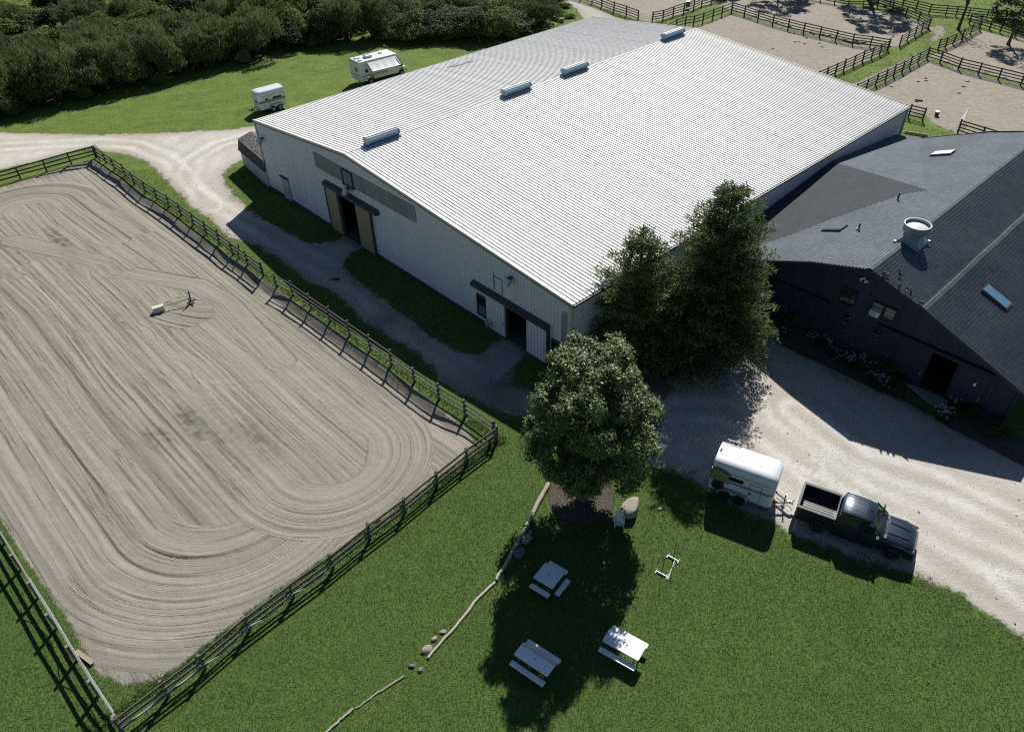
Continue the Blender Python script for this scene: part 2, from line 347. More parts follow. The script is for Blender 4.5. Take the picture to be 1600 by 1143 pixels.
M['black_stripe'] = simple('black_stripe_paint', (0.03, 0.032, 0.036), 0.4, var=0.1)
M['khaki'] = simple('khaki_panel', (0.23, 0.215, 0.115), 0.6, var=0.12, scale=4)
M['fender_grey'] = simple('dull_grey_fender', (0.30, 0.31, 0.32), 0.5, var=0.12)
M['awning'] = simple('white_awning_vinyl', (0.72, 0.72, 0.70), 0.5, var=0.08, scale=1.0)
def glass(name, tint, alpha):
    t = NT(name); t.set(hx(*tint), 0.06, 0, 0.6)
    tr = t.n.new('ShaderNodeBsdfTransparent'); tr.inputs[0].default_value = hx(0.75, 0.8, 0.82); mx = t.n.new('ShaderNodeMixShader'); mx.inputs[0].default_value = alpha
    t.l(tr.outputs[0], mx.inputs[1]); t.l(t.b.outputs[0], mx.inputs[2]); t.l(mx.outputs[0], t.out.inputs[0]); return t.m
M['windscreen'] = glass('windscreen_glass', (0.02, 0.025, 0.03), 0.25)
M['glass_dark'] = simple('dark_window_glass', (0.012, 0.015, 0.02), 0.07, var=0.1, spec=0.8)
M['glass_pale'] = simple('curtained_window_glass', (0.16, 0.165, 0.165), 0.25, var=0.2, scale=2)
M['skylight_white'] = simple('white_skylight_acrylic', (0.66, 0.67, 0.68), 0.3, var=0.05)
M['skylight_blue'] = simple('blue_tinted_skylight', (0.10, 0.19, 0.28), 0.12, var=0.08, spec=0.8)
M['skylight_grey'] = simple('grey_skylight_glass', (0.09, 0.10, 0.11), 0.2, var=0.1)
M['fence_grey'] = simple('weathered_grey_wood', (0.125, 0.112, 0.098), 0.85, var=0.35, scale=5, bump=0.3, bscale=30, stretch=(0.2, 3, 3))
M['fence_black'] = simple('black_stained_wood', (0.036, 0.034, 0.033), 0.8, var=0.35, scale=4, bump=0.3, bscale=30, stretch=(0.2, 3, 3))
M['old_board'] = simple('old_board', (0.26, 0.22, 0.17), 0.9, var=0.25, scale=4, bump=0.3, stretch=(0.3, 3, 3))
M['log'] = simple('barkless_log', (0.36, 0.32, 0.25), 0.9, var=0.35, scale=3.5, bump=0.6, bscale=14, stretch=(0.4, 3, 3))
M['bark'] = simple('tree_bark', (0.075, 0.062, 0.05), 0.95, var=0.35, scale=5, bump=0.8, bscale=16)
M['stone'] = simple('pale_field_stone', (0.27, 0.245, 0.21), 0.9, var=0.3, scale=4, bump=0.6, bscale=12)
M['stone_dark'] = simple('grey_field_stone', (0.15, 0.145, 0.14), 0.9, var=0.3, scale=4, bump=0.6, bscale=12)
M['manure'] = simple('manure', (0.035, 0.027, 0.018), 0.95, var=0.3, scale=8, bump=0.6)
M['pvc'] = simple('white_pipe', (0.70, 0.70, 0.68), 0.35, var=0.06)
M['hose'] = simple('pale_blue_hose', (0.36, 0.41, 0.46), 0.35, var=0.05)
M['pigeon'] = simple('pigeon_feathers', (0.018, 0.019, 0.024), 0.6, var=0.3, scale=18)
M['flower'] = simple('white_petals', (0.50, 0.50, 0.53), 0.6, var=0.1)
M['orange'] = simple('basket_rim_paint', (0.35, 0.10, 0.03), 0.5, var=0.1)
M['net'] = simple('net_cord', (0.5, 0.5, 0.5), 0.8, var=0.1)
def leafmat(name, stops, rough=0.5, spec=0.4, trans=0.25):
    t = NT(name); c = t.ramp(t.attr('rnd'), stops)
    c = t.mix(0.25, c, t.mix(t.rnd(), hx(*[k * 0.7 for k in stops[0][1]]), hx(*[min(1, k * 1.15) for k in stops[-1][1]])))
    t.set(c, rough, 0, spec)
    tl = t.n.new('ShaderNodeBsdfTranslucent'); t.l(c, tl.inputs[0]); mx = t.n.new('ShaderNodeMixShader'); mx.inputs[0].default_value = trans
    t.l(t.b.outputs[0], mx.inputs[1]); t.l(tl.outputs[0], mx.inputs[2]); t.l(mx.outputs[0], t.out.inputs[0]); return t.m
M['maple_leaf'] = leafmat('maple_leaves', [(0.0, (0.036, 0.060, 0.014)), (0.6, (0.076, 0.118, 0.030)), (1.0, (0.22, 0.265, 0.095))], 0.5, 0.35, 0.10)
M['needle'] = leafmat('hemlock_needles', [(0.0, (0.026, 0.046, 0.014)), (0.55, (0.088, 0.136, 0.042)), (1.0, (0.24, 0.29, 0.11))], 0.7, 0.15, 0.25)
M['willow_leaf'] = leafmat('grey_green_leaves', [(0.0, (0.060, 0.088, 0.034)), (0.6, (0.135, 0.175, 0.068)), (1.0, (0.25, 0.29, 0.13))], 0.7, 0.15, 0.3)
M['vine_leaf'] = leafmat('bright_green_leaves', [(0.0, (0.045, 0.070, 0.016)), (0.6, (0.090, 0.130, 0.030)), (1.0, (0.17, 0.21, 0.06))], 0.7, 0.15, 0.22)
M['dark_leaf'] = leafmat('dark_green_leaves', [(0.0, (0.022, 0.034, 0.012)), (0.6, (0.045, 0.066, 0.022)), (1.0, (0.09, 0.115, 0.04))], 0.7, 0.15, 0.15)
M['blade'] = leafmat('grass_blades', [(0.0, (0.046, 0.096, 0.016)), (0.55, (0.090, 0.158, 0.030)), (0.9, (0.165, 0.228, 0.058)), (1.0, (0.30, 0.30, 0.17))], 0.7, 0.15, 0.5)
M['fence_dark'] = simple('dark_weathered_wood', (0.055, 0.052, 0.052), 0.85, var=0.35, scale=5, bump=0.3, bscale=30, stretch=(0.2, 3, 3))
M['fence_pale'] = simple('pale_weathered_wood', (0.22, 0.205, 0.185), 0.85, var=0.3, scale=5, bump=0.3, bscale=30, stretch=(0.2, 3, 3))
# ================================================================== THE SETTING
def P2(pts, z=0.0): return [tuple(G(u, v)[:2]) for u, v in pts]

# barn frames: white riding hall (x along its gable wall, y along its ridge) and the dark stable beside it
HA = R(-47.638); HE1 = Vector((math.cos(HA), math.sin(HA), 0)); HE2 = Vector((-HE1.y, HE1.x, 0))
H0 = Vector((-22.976, 67.383, 0)); HW, HL, HZL, HZR, HZRIDGE, HXR = 39.67, 45.90, 6.615, 5.855, 8.071, 15.23
S0 = Vector((22.3, 39.35, 0))
def hall(x, y, z=0): return H0 + HE1 * x + HE2 * y + Vector((0, 0, z))
def stab(s, t, z=0): return S0 + HE1 * s + HE2 * t + Vector((0, 0, z))

def ground_sheet(name, poly, z, mat, cell=0.45, pad=0.9, extra=None, holes=()):
    xs = [p[0] for p in poly]; ys = [p[1] for p in poly]
    x = np.arange(min(xs) - pad, max(xs) + pad + cell, cell); y = np.arange(min(ys) - pad, max(ys) + pad + cell, cell)
    X, Y = np.meshgrid(x, y, indexing='ij'); sd = poly_sd(X, Y, poly)
    for h in holes: sd = np.minimum(sd, -poly_sd(X, Y, h))
    ok = sd > -pad
    cellok = ok[:-1, :-1] | ok[1:, :-1] | ok[:-1, 1:] | ok[1:, 1:]
    idx = np.arange(X.size).reshape(X.shape)
    F = np.stack([idx[:-1, :-1], idx[1:, :-1], idx[1:, 1:], idx[:-1, 1:]], -1)[cellok]
    V = np.stack([X.ravel(), Y.ravel(), np.full(X.size, z)], -1)
    at = {'sd': sd.ravel()}
    for k, fn in (extra or {}).items(): at[k] = fn(X, Y).ravel()
    used = np.unique(F); rm = np.full(X.size, -1); rm[used] = np.arange(len(used))
    me = np_mesh(name, V[used], rm[F], {k: a[used] for k, a in at.items()}, mat)
    return tag(link(name, me), kind='structure')

# gravel: the lane past the arena and the hall, widening into the yard
LANE = [(-60, 205), (38, 208), (150, 211), (280, 207), (375, 201), (440, 188), (440, 214), (400, 240), (362, 258), (347, 272), (352, 288), (378, 318), (400, 336), (450, 363), (475, 377), (500, 381),
        (528, 374), (545, 372), (566, 386), (556, 392), (540, 403), (537, 416), (550, 433), (580, 456), (615, 481), (650, 506), (675, 526), (712, 548), (745, 557), (765, 545), (788, 527), (824, 550), (806, 575), (800, 600),
        (835, 610), (900, 618), (960, 606), (1030, 590), (1085, 566), (1130, 545), (1160, 512), (1185, 497), (1212, 533), (1290, 570), (1375, 612), (1420, 632), (1475, 662), (1562, 706), (1680, 765),
        (1720, 1080), (1640, 1022), (1562, 972), (1500, 930), (1468, 914), (1430, 902), (1380, 885), (1310, 862), (1245, 838), (1200, 815), (1150, 792), (1112, 770), (1085, 752), (1060, 739), (1035, 730), (1000, 720), (930, 700), (870, 680), (830, 656),
        (800, 648), (775, 638), (725, 618), (687, 595), (675, 572), (650, 548), (617, 531), (585, 511), (557, 493), (545, 476), (520, 458), (495, 446), (475, 436), (462, 422), (432, 402), (400, 385), (358, 371), (330, 345), (292, 316), (266, 290), (246, 266), (222, 248),
        (190, 240), (158, 236), (146, 228), (110, 238), (60, 252), (-60, 278)]
LANE_W = P2(LANE)
def _dirt(X, Y):    # earthy, damp stretch of lane between the hall door and the arena corner
    c = G(800, 600); d = np.hypot((X - c.x) / 4.5, (Y - c.y) / 3.5); a = np.clip(1.35 - d, 0, 1) * (0.6 + 0.6 * vnoise(X, Y, 1.1, 3))
    c2 = G(600, 500); d2 = np.hypot((X - c2.x) / 1.6, (Y - c2.y) / 1.2); a = np.maximum(a, np.clip(1.2 - d2, 0, 1) * 0.8)
    c3 = G(1460, 690); a = np.maximum(a, np.clip(1.2 - np.hypot((X - c3.x) / 2.5, (Y - c3.y) / 1.4), 0, 1) * 0.7 * vnoise(X, Y, 0.6, 4))
    return np.clip(a, 0, 1)
RUTS = [P2(q) for q in ([(-40, 232), (60, 226), (150, 222), (215, 226), (268, 252), (322, 314), (400, 352), (480, 405), (560, 448), (640, 518), (720, 573), (790, 622), (850, 655), (940, 672), (1010, 690)],
        [(400, 208), (340, 226), (300, 250), (292, 285), (330, 325)], [(1640, 905), (1500, 850), (1350, 770), (1220, 690), (1130, 640), (1040, 640), (940, 650)], [(1640, 990), (1500, 895), (1400, 830), (1290, 760), (1190, 660), (1160, 580)], [(1640, 840), (1480, 760), (1350, 720), (1240, 640)])]
def _trk(X, Y):
    out = np.zeros(X.shape)
    for q in RUTS:
        d = np.full(X.shape, 1e9)
        for (ax, ay), (bx, by) in zip(q[:-1], q[1:]):
            ex, ey = bx - ax, by - ay; t = np.clip(((X - ax) * ex + (Y - ay) * ey) / (ex * ex + ey * ey), 0, 1); d = np.minimum(d, np.hypot(X - ax - t * ex, Y - ay - t * ey))
        d = d + (vnoise(X, Y, 3.0, 55) - .5) * .5; v = np.exp(-((d - .8) / .32) ** 2) - .8 * np.exp(-(d / .40) ** 2) - .5 * np.exp(-((d - 1.6) / .4) ** 2); out = np.where(np.abs(v) > np.abs(out), v, out)
    return np.clip(out * (.35 + 1.0 * vnoise(X, Y, 2.2, 56)), -1, 1)
ground_sheet('gravel_lane', LANE_W, 0.006, M['gravel'], 0.30, 0.9, {'dirt': _dirt, 'trk': _trk})
BACKLANE_W = P2([(868, -14), (893, -4), (910, 3), (935, 14), (962, 27), (1000, 40), (960, 60), (915, 34), (900, 14), (885, 6)])
ground_sheet('gravel_track', BACKLANE_W, 0.006, M['gravel'], 0.6, 0.9, {'dirt': lambda X, Y: 0.35 + 0 * X})

# paddocks of trampled dirt
PADS = [P2([(1030, 75), (1062, 44), (1098, 38), (1145, 21), (1255, 53), (1386, 77), (1374, 86), (1318, 111), (1275, 128), (1200, 110)]),
        P2([(1120, 8), (1145, 17), (1255, 50), (1330, 69), (1386, 74), (1405, 73), (1450, 43), (1434, 34), (1392, 20), (1325, 9), (1270, -10), (1120, -14)]),
        P2([(1340, 150), (1398, 121), (1449, 93), (1497, 109), (1560, 126), (1680, 160), (1700, 270), (1560, 235), (1496, 209), (1462, 196), (1443, 178), (1418, 178)]),
        P2([(1449, 89), (1468, 79), (1530, 48), (1600, 62), (1700, 85), (1700, 158), (1562, 122), (1497, 105)]),
        P2([(905, -2), (938, 11), (959, 18), (997, 31), (1017, 36), (1050, 27), (1111, 6), (1140, -6), (1080, -30), (900, -30)])]
for k, p in enumerate(PADS): ground_sheet('dirt_paddock' if k == 0 else 'dirt_paddock.%03d' % k, p, 0.004, M['dirt'], 0.7, 0.9)
ground_sheet('worn_track', P2([(1335, 143), (1380, 121), (1420, 100), (1440, 90), (1434, 84), (1400, 100), (1360, 118), (1325, 134)]), 0.003, M['dirt'], 0.5, 0.6)
ground_sheet('worn_track', P2([(1450, 44), (1470, 38), (1480, 50), (1468, 62), (1450, 70), (1460, 52)]), 0.003, M['dirt'], 0.5, 0.6)

# ------------------------------------------------------------------ the sand arena, harrowed in loops
AO = np.array([-1.04, 32.21]); AA = R(134.3); AX = np.array([math.cos(AA), math.sin(AA)]); AY = np.array([-AX[1], AX[0]])
def arena(a, b): return AO + AX * a + AY * b
SAND_W = [tuple(arena(*q)) for q in ((.3, 2.9), (.45, 1.8), (.9, 1.0), (2.2, .60), (4.2, .42), (6.5, .34), (12, .28), (30, .26), (48, .30), (59.4, .32), (60.2, .9), (60.0, 23.4), (30, 23.4), (12, 23.2), (6.5, 23.0))] \
         + P2([(150, 1050), (195, 1068), (250, 1062)]) + [tuple(arena(*q)) for q in ((.42, 16.6), (.35, 12), (.28, 8))]
def inset(poly, d):
    q = []
    n = len(poly)
    for i in range(n):
        p0, p1, p2 = (np.array(poly[k % n]) for k in (i - 1, i, i + 1)); e1 = (p1 - p0) / np.linalg.norm(p1 - p0); e2 = (p2 - p1) / np.linalg.norm(p2 - p1); nn = np.array([-(e1[1] + e2[1]), e1[0] + e2[0]]); nn /= np.linalg.norm(nn); t = p1 + nn * d
        if poly_sd(np.array([t[0]]), np.array([t[1]]), poly)[0] < 0: t = p1 - nn * d
        q.append(tuple(t))
    return q
def sand_fields(a, b, x, y):
    """height and tone of the harrowed surface in arena coordinates (a along, b across)"""
    wa = (vnoise(a * 0.6, b, 9.0, 1) - 0.5) * 1.0 + (vnoise(a * 0.6, b, 2.5, 2) - 0.5) * 0.14
    off = np.zeros_like(a); key = np.zeros_like(a); lane = np.zeros_like(a); amp = np.ones_like(a)
    def stad(a0, b0, r0, near=True, sk=0.0):        # distance from the middle line of a loop turning at a0
        bb = b + sk * (a - a0) + wa * 0.5; d = np.where(a > a0 if near else a < a0, np.abs(bb - b0), np.hypot(a - a0, bb - b0)); return d - r0
    # base pass: straight lines along the arena, drifting a little
    off = b + wa + 0.012 * a; key[:] = 1; 
    passes = [  # centre of the turn (a0, b0), inner and outer radius, near or far end, drift, id
        (9.0, 13.3, 3.0, 11.5, True, 0.010, 2), (6.4, 7.8, 2.1, 6.3, True, 0.014, 4), (53.0, 9.2, 1.3, 6.4, False, -0.02, 5)]
    for a0, b0, r0, r1, near, sk, kk in passes:
        d = stad(a0, b0, 0.0, near, sk); side = (b > b0 - 2.0) if kk == 2 else np.ones(a.shape, bool)
        if not near: side &= a > a0 - 9 - 5 * vnoise(b, a, 1.2, kk)
        if kk == 2: side &= (a < 26 + 8 * vnoise(b, a, 1.3, kk)) | (b > b0 + 3)
        m = (d >= r0 + .5 * vnoise(a, b, 2.0, kk + 60)) & (d < r1) & ((side | (a < a0)) if near else side)
        off = np.where(m, d, off); key = np.where(m, kk, key)
    core = (np.where(a > 6.4, np.abs(b - 7.8), np.hypot(a - 6.4, b - 7.8)) < 2.6) & (key == 2); off = np.where(core, b + wa + 0.012 * a, off); key = np.where(core, 1, key)
    # the diagonal sweep that cuts across by the jump
    pts = np.array([(48, 12.4), (42.6, 9.8), (34.8, 7.0), (30, 4.3), (26, 3.9), (21, 4.4), (16.5, 4.8)])
    dm = np.full_like(a, 1e9); sg = np.zeros_like(a)
    for i in range(len(pts) - 1):
        p, q = pts[i], pts[i + 1]; e = q - p; L = e @ e; t = np.clip(((a - p[0]) * e[0] + (b - p[1]) * e[1]) / L, 0, 1)
        dx = a - p[0] - t * e[0]; dy = b - p[1] - t * e[1]; dd = np.hypot(dx, dy); s = np.sign(e[0] * dy - e[1] * dx); sg = np.where(dd < dm, s * dd, sg); dm = np.minimum(dm, dd)
    gap = (a > 36.0) & (a < 38.5)
    m = (dm < 1.05) & ~gap; off = np.where(m, sg + 50, off); key = np.where(m, 9, key)
    # fan of curved drag marks round the fallen jump
    c = (27.0, 6.6); dd = np.hypot(a - c[0], (b - c[1])); m = (dd < 2.3) & (key != 9); off = np.where(m, (b - c[1]) * 0.5 + np.hypot(a - 30, b - 3), off); key = np.where(m, 8, key)
    # tine pattern from the across-track coordinate
    def line(o, s, sd): return vnoise(o, key * 3.7, s, sd)
    fine = line(off, 0.16, 11) - 0.5; mid = line(off, 0.42, 12) - 0.5; broad = line(off, 1.5, 13) - 0.5
    along = vnoise(a * 0.35 + off * 0.2, off * 3.0, 1.0, 14)
    h = 0.028 * fine + 0.016 * mid + 0.012 * broad
    # deep wheel / harrow-edge grooves at about 2.2 m
    z1 = vnoise(off, key * 9.1, 1.05, 15) - 0.5; z2 = vnoise(off, key * 5.3, 0.7, 16) - 0.5
    gr = lambda z, w: np.exp(-(z / w) ** 2)
    st = np.clip(2.4 * along - 0.35, 0.1, 1.15); st2 = np.clip(2.4 * vnoise(a * 0.3, off * 2.0, 1.0, 17) - 0.8, 0, 1)
    h += -0.085 * st * gr(z1, 0.042) + 0.03 * st * gr(z1 - 0.12, 0.06) - 0.055 * st2 * gr(z2, 0.042) + 0.022 * st2 * gr(z2 - 0.12, 0.06)
    e9 = (key == 9); ed = np.exp(-((np.abs(sg) - 0.92) / 0.09) ** 2); h = np.where(e9, h * 0.45 - 0.045 * ed * (0.4 + along), h)
    h += 0.018 * (vnoise(x, y, 0.22, 21) - 0.5) + 0.03 * (vnoise(x, y, 0.7, 22) - 0.5)
    tone = 0.5 + 0.25 * broad + 0.32 * mid + 0.62 * fine - 0.7 * st * gr(z1, 0.05) - 0.45 * st2 * gr(z2, 0.045) + 0.30 * (vnoise(x, y, 2.4, 23) - 0.5)  # the groove terms put the grooves' shade into the sand colour
    def blob(ca, cb, ra, rb): return np.clip(1.25 - np.hypot((a - ca) / ra, (b - cb) / rb), 0, 1)
    damp_and_bank = np.maximum.reduce([blob(14.9, 12.1, 2.2, 0.75), blob(15.2, 14.3, 2.0, 0.7), blob(45, 9.2, 4.2, 0.6), blob(29.4, 10.7, 3.0, 0.45) * 0.6, blob(10.5, 9.9, 2.5, 1.2) * 0.5, blob(13, 11.4, 5, 1.4) * 0.35])
    damp_and_bank = np.clip(damp_and_bank * (0.2 + 1.5 * vnoise(x, y, 0.28, 25) ** 1.5) * (0.6 + mid * 1.6 + 0.4), 0, 1)
    damp_and_bank = np.maximum(damp_and_bank, .65 * np.clip((1.15 - b) / .5, 0, 1) * (a > 4) * (.4 + .9 * vnoise(x, y, .5, 27)))  # sand along the lane-side bank is darkened in the colour
    return h, np.clip(tone, 0, 1), np.clip(damp_and_bank, 0, 1), off, key
def sink(a, b):     # the sand lies lower along the lane side
    s = lambda t: np.clip(t, 0, 1) ** 2 * (3 - 2 * np.clip(t, 0, 1))
    return .42 * s(1 - np.asarray(b) / 13.0) * s(np.asarray(a) / 5.0)
def SG(u, v):
    p = G(u, v)
    for _ in range(3):
        q = np.array([p.x, p.y]) - AO; p = G(u, v, .085 - float(sink(q @ AX, q @ AY)))
    return p
def build_sand():
    cell = 0.078
    a = np.arange(-1.2, 63.0, cell); b = np.arange(-0.4, 24.6, cell)
    A_, B_ = np.meshgrid(a, b, indexing='ij'); X = AO[0] + AX[0] * A_ + AY[0] * B_; Y = AO[1] + AX[1] * A_ + AY[1] * B_
    sd = poly_sd(X, Y, SAND_W); h, tone, damp_and_bank, off, key = sand_fields(A_, B_, X, Y)
    Z = 0.085 - sink(A_, B_) + np.maximum(h, -0.075) * np.clip(sd / 0.8, 0.15, 1)
    Z = np.where(sd < 0.75, 0.012 + (Z - 0.012) * np.clip((sd - 0.13) / 0.62, 0, 1), Z)
    ok = sd > -0.75
    # only the part of the arena that lies within and just beyond the photo's left edge
    c = ok[:-1, :-1] & ok[1:, 1:] & ok[1:, :-1] & ok[:-1, 1:]
    idx = np.arange(X.size).reshape(X.shape); F = np.stack([idx[:-1, :-1], idx[1:, :-1], idx[1:, 1:], idx[:-1, 1:]], -1)[c]
    used = np.unique(F); rm = np.full(X.size, -1, np.int32); rm[used] = np.arange(len(used))
    V = np.stack([X.ravel(), Y.ravel(), Z.ravel()], -1)[used]
    me = np_mesh('sand_arena', V, rm[F], {'sd': sd.ravel()[used], 'tone': tone.ravel()[used], 'damp_and_bank': damp_and_bank.ravel()[used], 'off': off.ravel()[used], 'run': A_.ravel()[used], 'pass_id': key.ravel()[used]}, M['sand'], True)
    tag(link('sand_arena', me), kind='structure')
build_sand()

# one grass sheet out to the horizon, open where the arena's sand lies in its shallow cut
def build_ground():
    from mathutils.geometry import delaunay_2d_cdt
    hole = inset(SAND_W, .07)
    xs = [-900, -300, -140, -80, -40, 0, 40, 80, 140, 300, 900]; ys = [-500, -100, -20, 10, 40, 80, 120, 180, 300, 600, 1200]
    vs = [Vector((x, y)) for x in xs for y in ys if poly_sd(np.array([x]), np.array([y]), hole)[0] < -.5]; n0 = len(vs)
    vs += [Vector(h) for h in hole]; ed = [(n0 + k, n0 + (k + 1) % len(hole)) for k in range(len(hole))]
    V, E, F, *_ = delaunay_2d_cdt(vs, ed, [], 0, 1e-5)
    V3 = [(v.x, v.y, 0.0) for v in V]; c = np.array([np.mean([V3[i][:2] for i in f], axis=0) for f in F]); ok = poly_sd(c[:, 0], c[:, 1], hole) < 0
    me = bpy.data.meshes.new('ground'); me.from_pydata(V3, [], [f for f, k in zip(F, ok) if k]); me.materials.append(M['lawn']); tag(link('ground', me), kind='structure')
build_ground()

# mulch ring under the maple, planting bed along the stable, concrete aprons
def ring(c, rx, ry, n=28, rot=0): return [(c[0] + rx * math.cos(2 * math.pi * k / n + rot), c[1] + ry * math.sin(2 * math.pi * k / n + rot)) for k in range(n)]
MAPLE = G(908, 778)
MULCH_W = ring(MAPLE, 1.85, 1.85)
ground_sheet('mulch_ring', MULCH_W, 0.012, M['mulch'], 0.2, 0.5)
BED_W = P2([(1212, 505), (1262, 498), (1330, 527), (1392, 556), (1416, 580), (1412, 622), (1375, 612), (1290, 572), (1222, 540)])
BED2_W = P2([(1478, 632), (1530, 650), (1620, 700), (1620, 740), (1562, 708), (1475, 664)])
TREEBED_W = P2([(905, 540), (960, 585), (1010, 600), (1060, 585), (1120, 562), (1160, 520), (1190, 470), (1130, 440), (1000, 480)])
for nm, p in (('planting_bed', BED_W), ('planting_bed', BED2_W), ('planting_bed', TREEBED_W)): ground_sheet(nm, p, 0.014, M['mulch'], 0.3, 0.5)
def slab(name, pts, h=0.05):
    m = MB(); q = [G(u, v) for u, v in pts]; m.prism([(p.x, p.y) for p in q], -0.05, h, 'z'); return tag(m.build(name, M['concrete'], None, bevel=0.015), kind='structure')
slab('concrete_apron', [(1437, 606), (1412, 598), (1448, 628), (1478, 642), (1490, 630)], 0.06)
slab('concrete_apron', [(787, 541), (818, 556), (777, 596), (745, 580)], 0.03)
slab('manhole_slab', [(752, 583), (763, 588), (768, 593), (764, 600), (752, 603), (744, 599), (741, 592), (745, 586)], 0.05)
slab('door_sill', [(538, 368), (566, 386), (560, 391), (531, 372)], 0.04)

# grass: blades over the near lawn and the verges, thinner with distance
def in_view(x, y):
    d = y * math.cos(CAM_PITCH) + CAM_H * math.sin(CAM_PITCH); up = y * math.sin(CAM_PITCH) - CAM_H * math.cos(CAM_PITCH)
    return (np.abs(x / d * CAM_F) < 860) & (np.abs(up / d * CAM_F) < 630)
def build_grass():
    out = []
    for (x0, x1, y0, y1, dens, size) in ((-32, 24, 10, 34, 380, 1.0), (-46, 26, 34, 72, 95, 1.35), (-62, 12, 72, 116, 40, 1.25), (5, 90, 66, 135, 14, 2.3)):
        n = int((x1 - x0) * (y1 - y0) * dens); x = RNG.uniform(x0, x1, n); y = RNG.uniform(y0, y1, n)
        keep = in_view(x, y); x = x[keep]; y = y[keep]
        jit = lambda k: (vnoise(x, y, 1.1, k) - 0.5) * 1.5 + (vnoise(x, y, 0.25, k + 1) - 0.5) * 0.9
        bad = (poly_sd(x, y, LANE_W) + jit(31) > 0.1) | (poly_sd(x, y, SAND_W) + 0.5 * jit(33) > 0.05) | (poly_sd(x, y, MULCH_W) + 0.4 * jit(35) > 0)
        for p in (BED_W, BED2_W, TREEBED_W, BACKLANE_W): bad |= poly_sd(x, y, p) > 0
        pd = np.maximum.reduce([poly_sd(x, y, p) for p in PADS]); bad |= (pd + 2 * jit(37) > 0.0) & (RNG.random(len(x)) > 0.02)
        hx_ = (x - H0.x) * HE1.x + (y - H0.y) * HE1.y; hy_ = (x - H0.x) * HE2.x + (y - H0.y) * HE2.y
        bad |= (hx_ > -0.2) & (hx_ < HW + 0.2) & (hy_ > -0.05) & (hy_ < HL)
        ss = (x - S0.x) * HE1.x + (y - S0.y) * HE1.y; st = (x - S0.x) * HE2.x + (y - S0.y) * HE2.y
        bad |= (ss > -12) & (ss < 20) & (st > 0.4) & (st < 31)
        x = x[~bad]; y = y[~bad]
        tall = np.ones(len(x))
        dF = np.abs((x - AO[0]) * AX[0] + (y - AO[1]) * AX[1]); inb = ((x - AO[0]) * AY[0] + (y - AO[1]) * AY[1]); 
        aL = (x - AO[0]) * AX[0] + (y - AO[1]) * AX[1]; tall += 2.2 * np.exp(-(dF / 0.35) ** 2) * (inb > -0.5) * (inb < 24.5)         # uncut tufts under the arena rails
        tall += 1.6 * np.exp(-((inb + 0.15) / 0.30) ** 2) * (aL > -.4) * (aL < 64)
        out.append((x, y, np.full(len(x), size), tall))
    x, y, s, tall = (np.concatenate([o[k] for o in out]) for k in range(4)); n = len(x)
    th = RNG.uniform(0, 2 * math.pi, n); h = s * tall * RNG.uniform(0.025, 0.060, n); w = s * RNG.uniform(0.012, 0.028, n) * (0.7 + 0.3 * tall); ln = RNG.uniform(0.8, 2.6, n) * h / np.sqrt(tall); lt = RNG.uniform(0, 2 * math.pi, n)
    V = np.zeros((n, 3, 3)); V[:, 0] = np.stack([x - w * np.cos(th), y - w * np.sin(th), np.full(n, -0.005)], -1); V[:, 1] = np.stack([x + w * np.cos(th), y + w * np.sin(th), np.full(n, -0.005)], -1)
    V[:, 2] = np.stack([x + ln * np.cos(lt), y + ln * np.sin(lt), h], -1)
    rnd = np.clip(RNG.random(n) ** 1.3 * 0.75 + 0.55 * (vnoise(x, y, 2.5, 41) - 0.5) + 0.35 * (vnoise(x, y, 9.0, 43) - 0.5) + 0.30 * (y > 72), 0, 1); rnd = np.where(RNG.random(n) < 0.012, 1.0, np.minimum(rnd, 0.93))
    me = np_mesh('grass', V.reshape(-1, 3), np.arange(3 * n).reshape(-1, 3), {'rnd': np.repeat(rnd, 3)}, M['blade'])
    print('grass blades', n); tag(link('grass', me), kind='stuff')
build_grass()
# loose stones on the gravel and clods on the sand
def build_pebbles():
    n = 5200; x = RNG.uniform(-45, 32, n * 6); y = RNG.uniform(18, 84, n * 6); k = in_view(x, y) & (poly_sd(x, y, LANE_W) > -0.3) & (RNG.random(n * 6) < 0.25 + vnoise(x, y, 1.2, 51)); x = x[k][:n]; y = y[k][:n]; n = len(x)
    r_ = RNG.uniform(0.012, 0.04, n) * (1 + 1.2 * (RNG.random(n) > 0.97)); th = RNG.uniform(0, 6.28, n); V = np.zeros((n, 5, 3))
    for q in range(4): V[:, q] = np.stack([x + r_ * np.cos(th + q * 1.57) * RNG.uniform(.7, 1.3, n), y + r_ * np.sin(th + q * 1.57) * RNG.uniform(.7, 1.3, n), np.full(n, 0.002)], -1)
    V[:, 4] = np.stack([x + r_ * .2, y - r_ * .2, r_ * 1.1 + 0.006], -1); o = np.arange(n)[:, None] * 5
    F = np.concatenate([o + np.array([q, (q + 1) % 4, 4]) for q in range(4)])
    tag(link('pebbles', np_mesh('pebbles', V.reshape(-1, 3), F, None, M['stone'])), kind='stuff')
build_pebbles()
# ================================================================== BUILDINGS
def hall_z(x): return HZL + (HZRIDGE - HZL) * x / HXR if x < HXR else HZRIDGE + (HZR - HZRIDGE) * (x - HXR) / (HW - HXR)

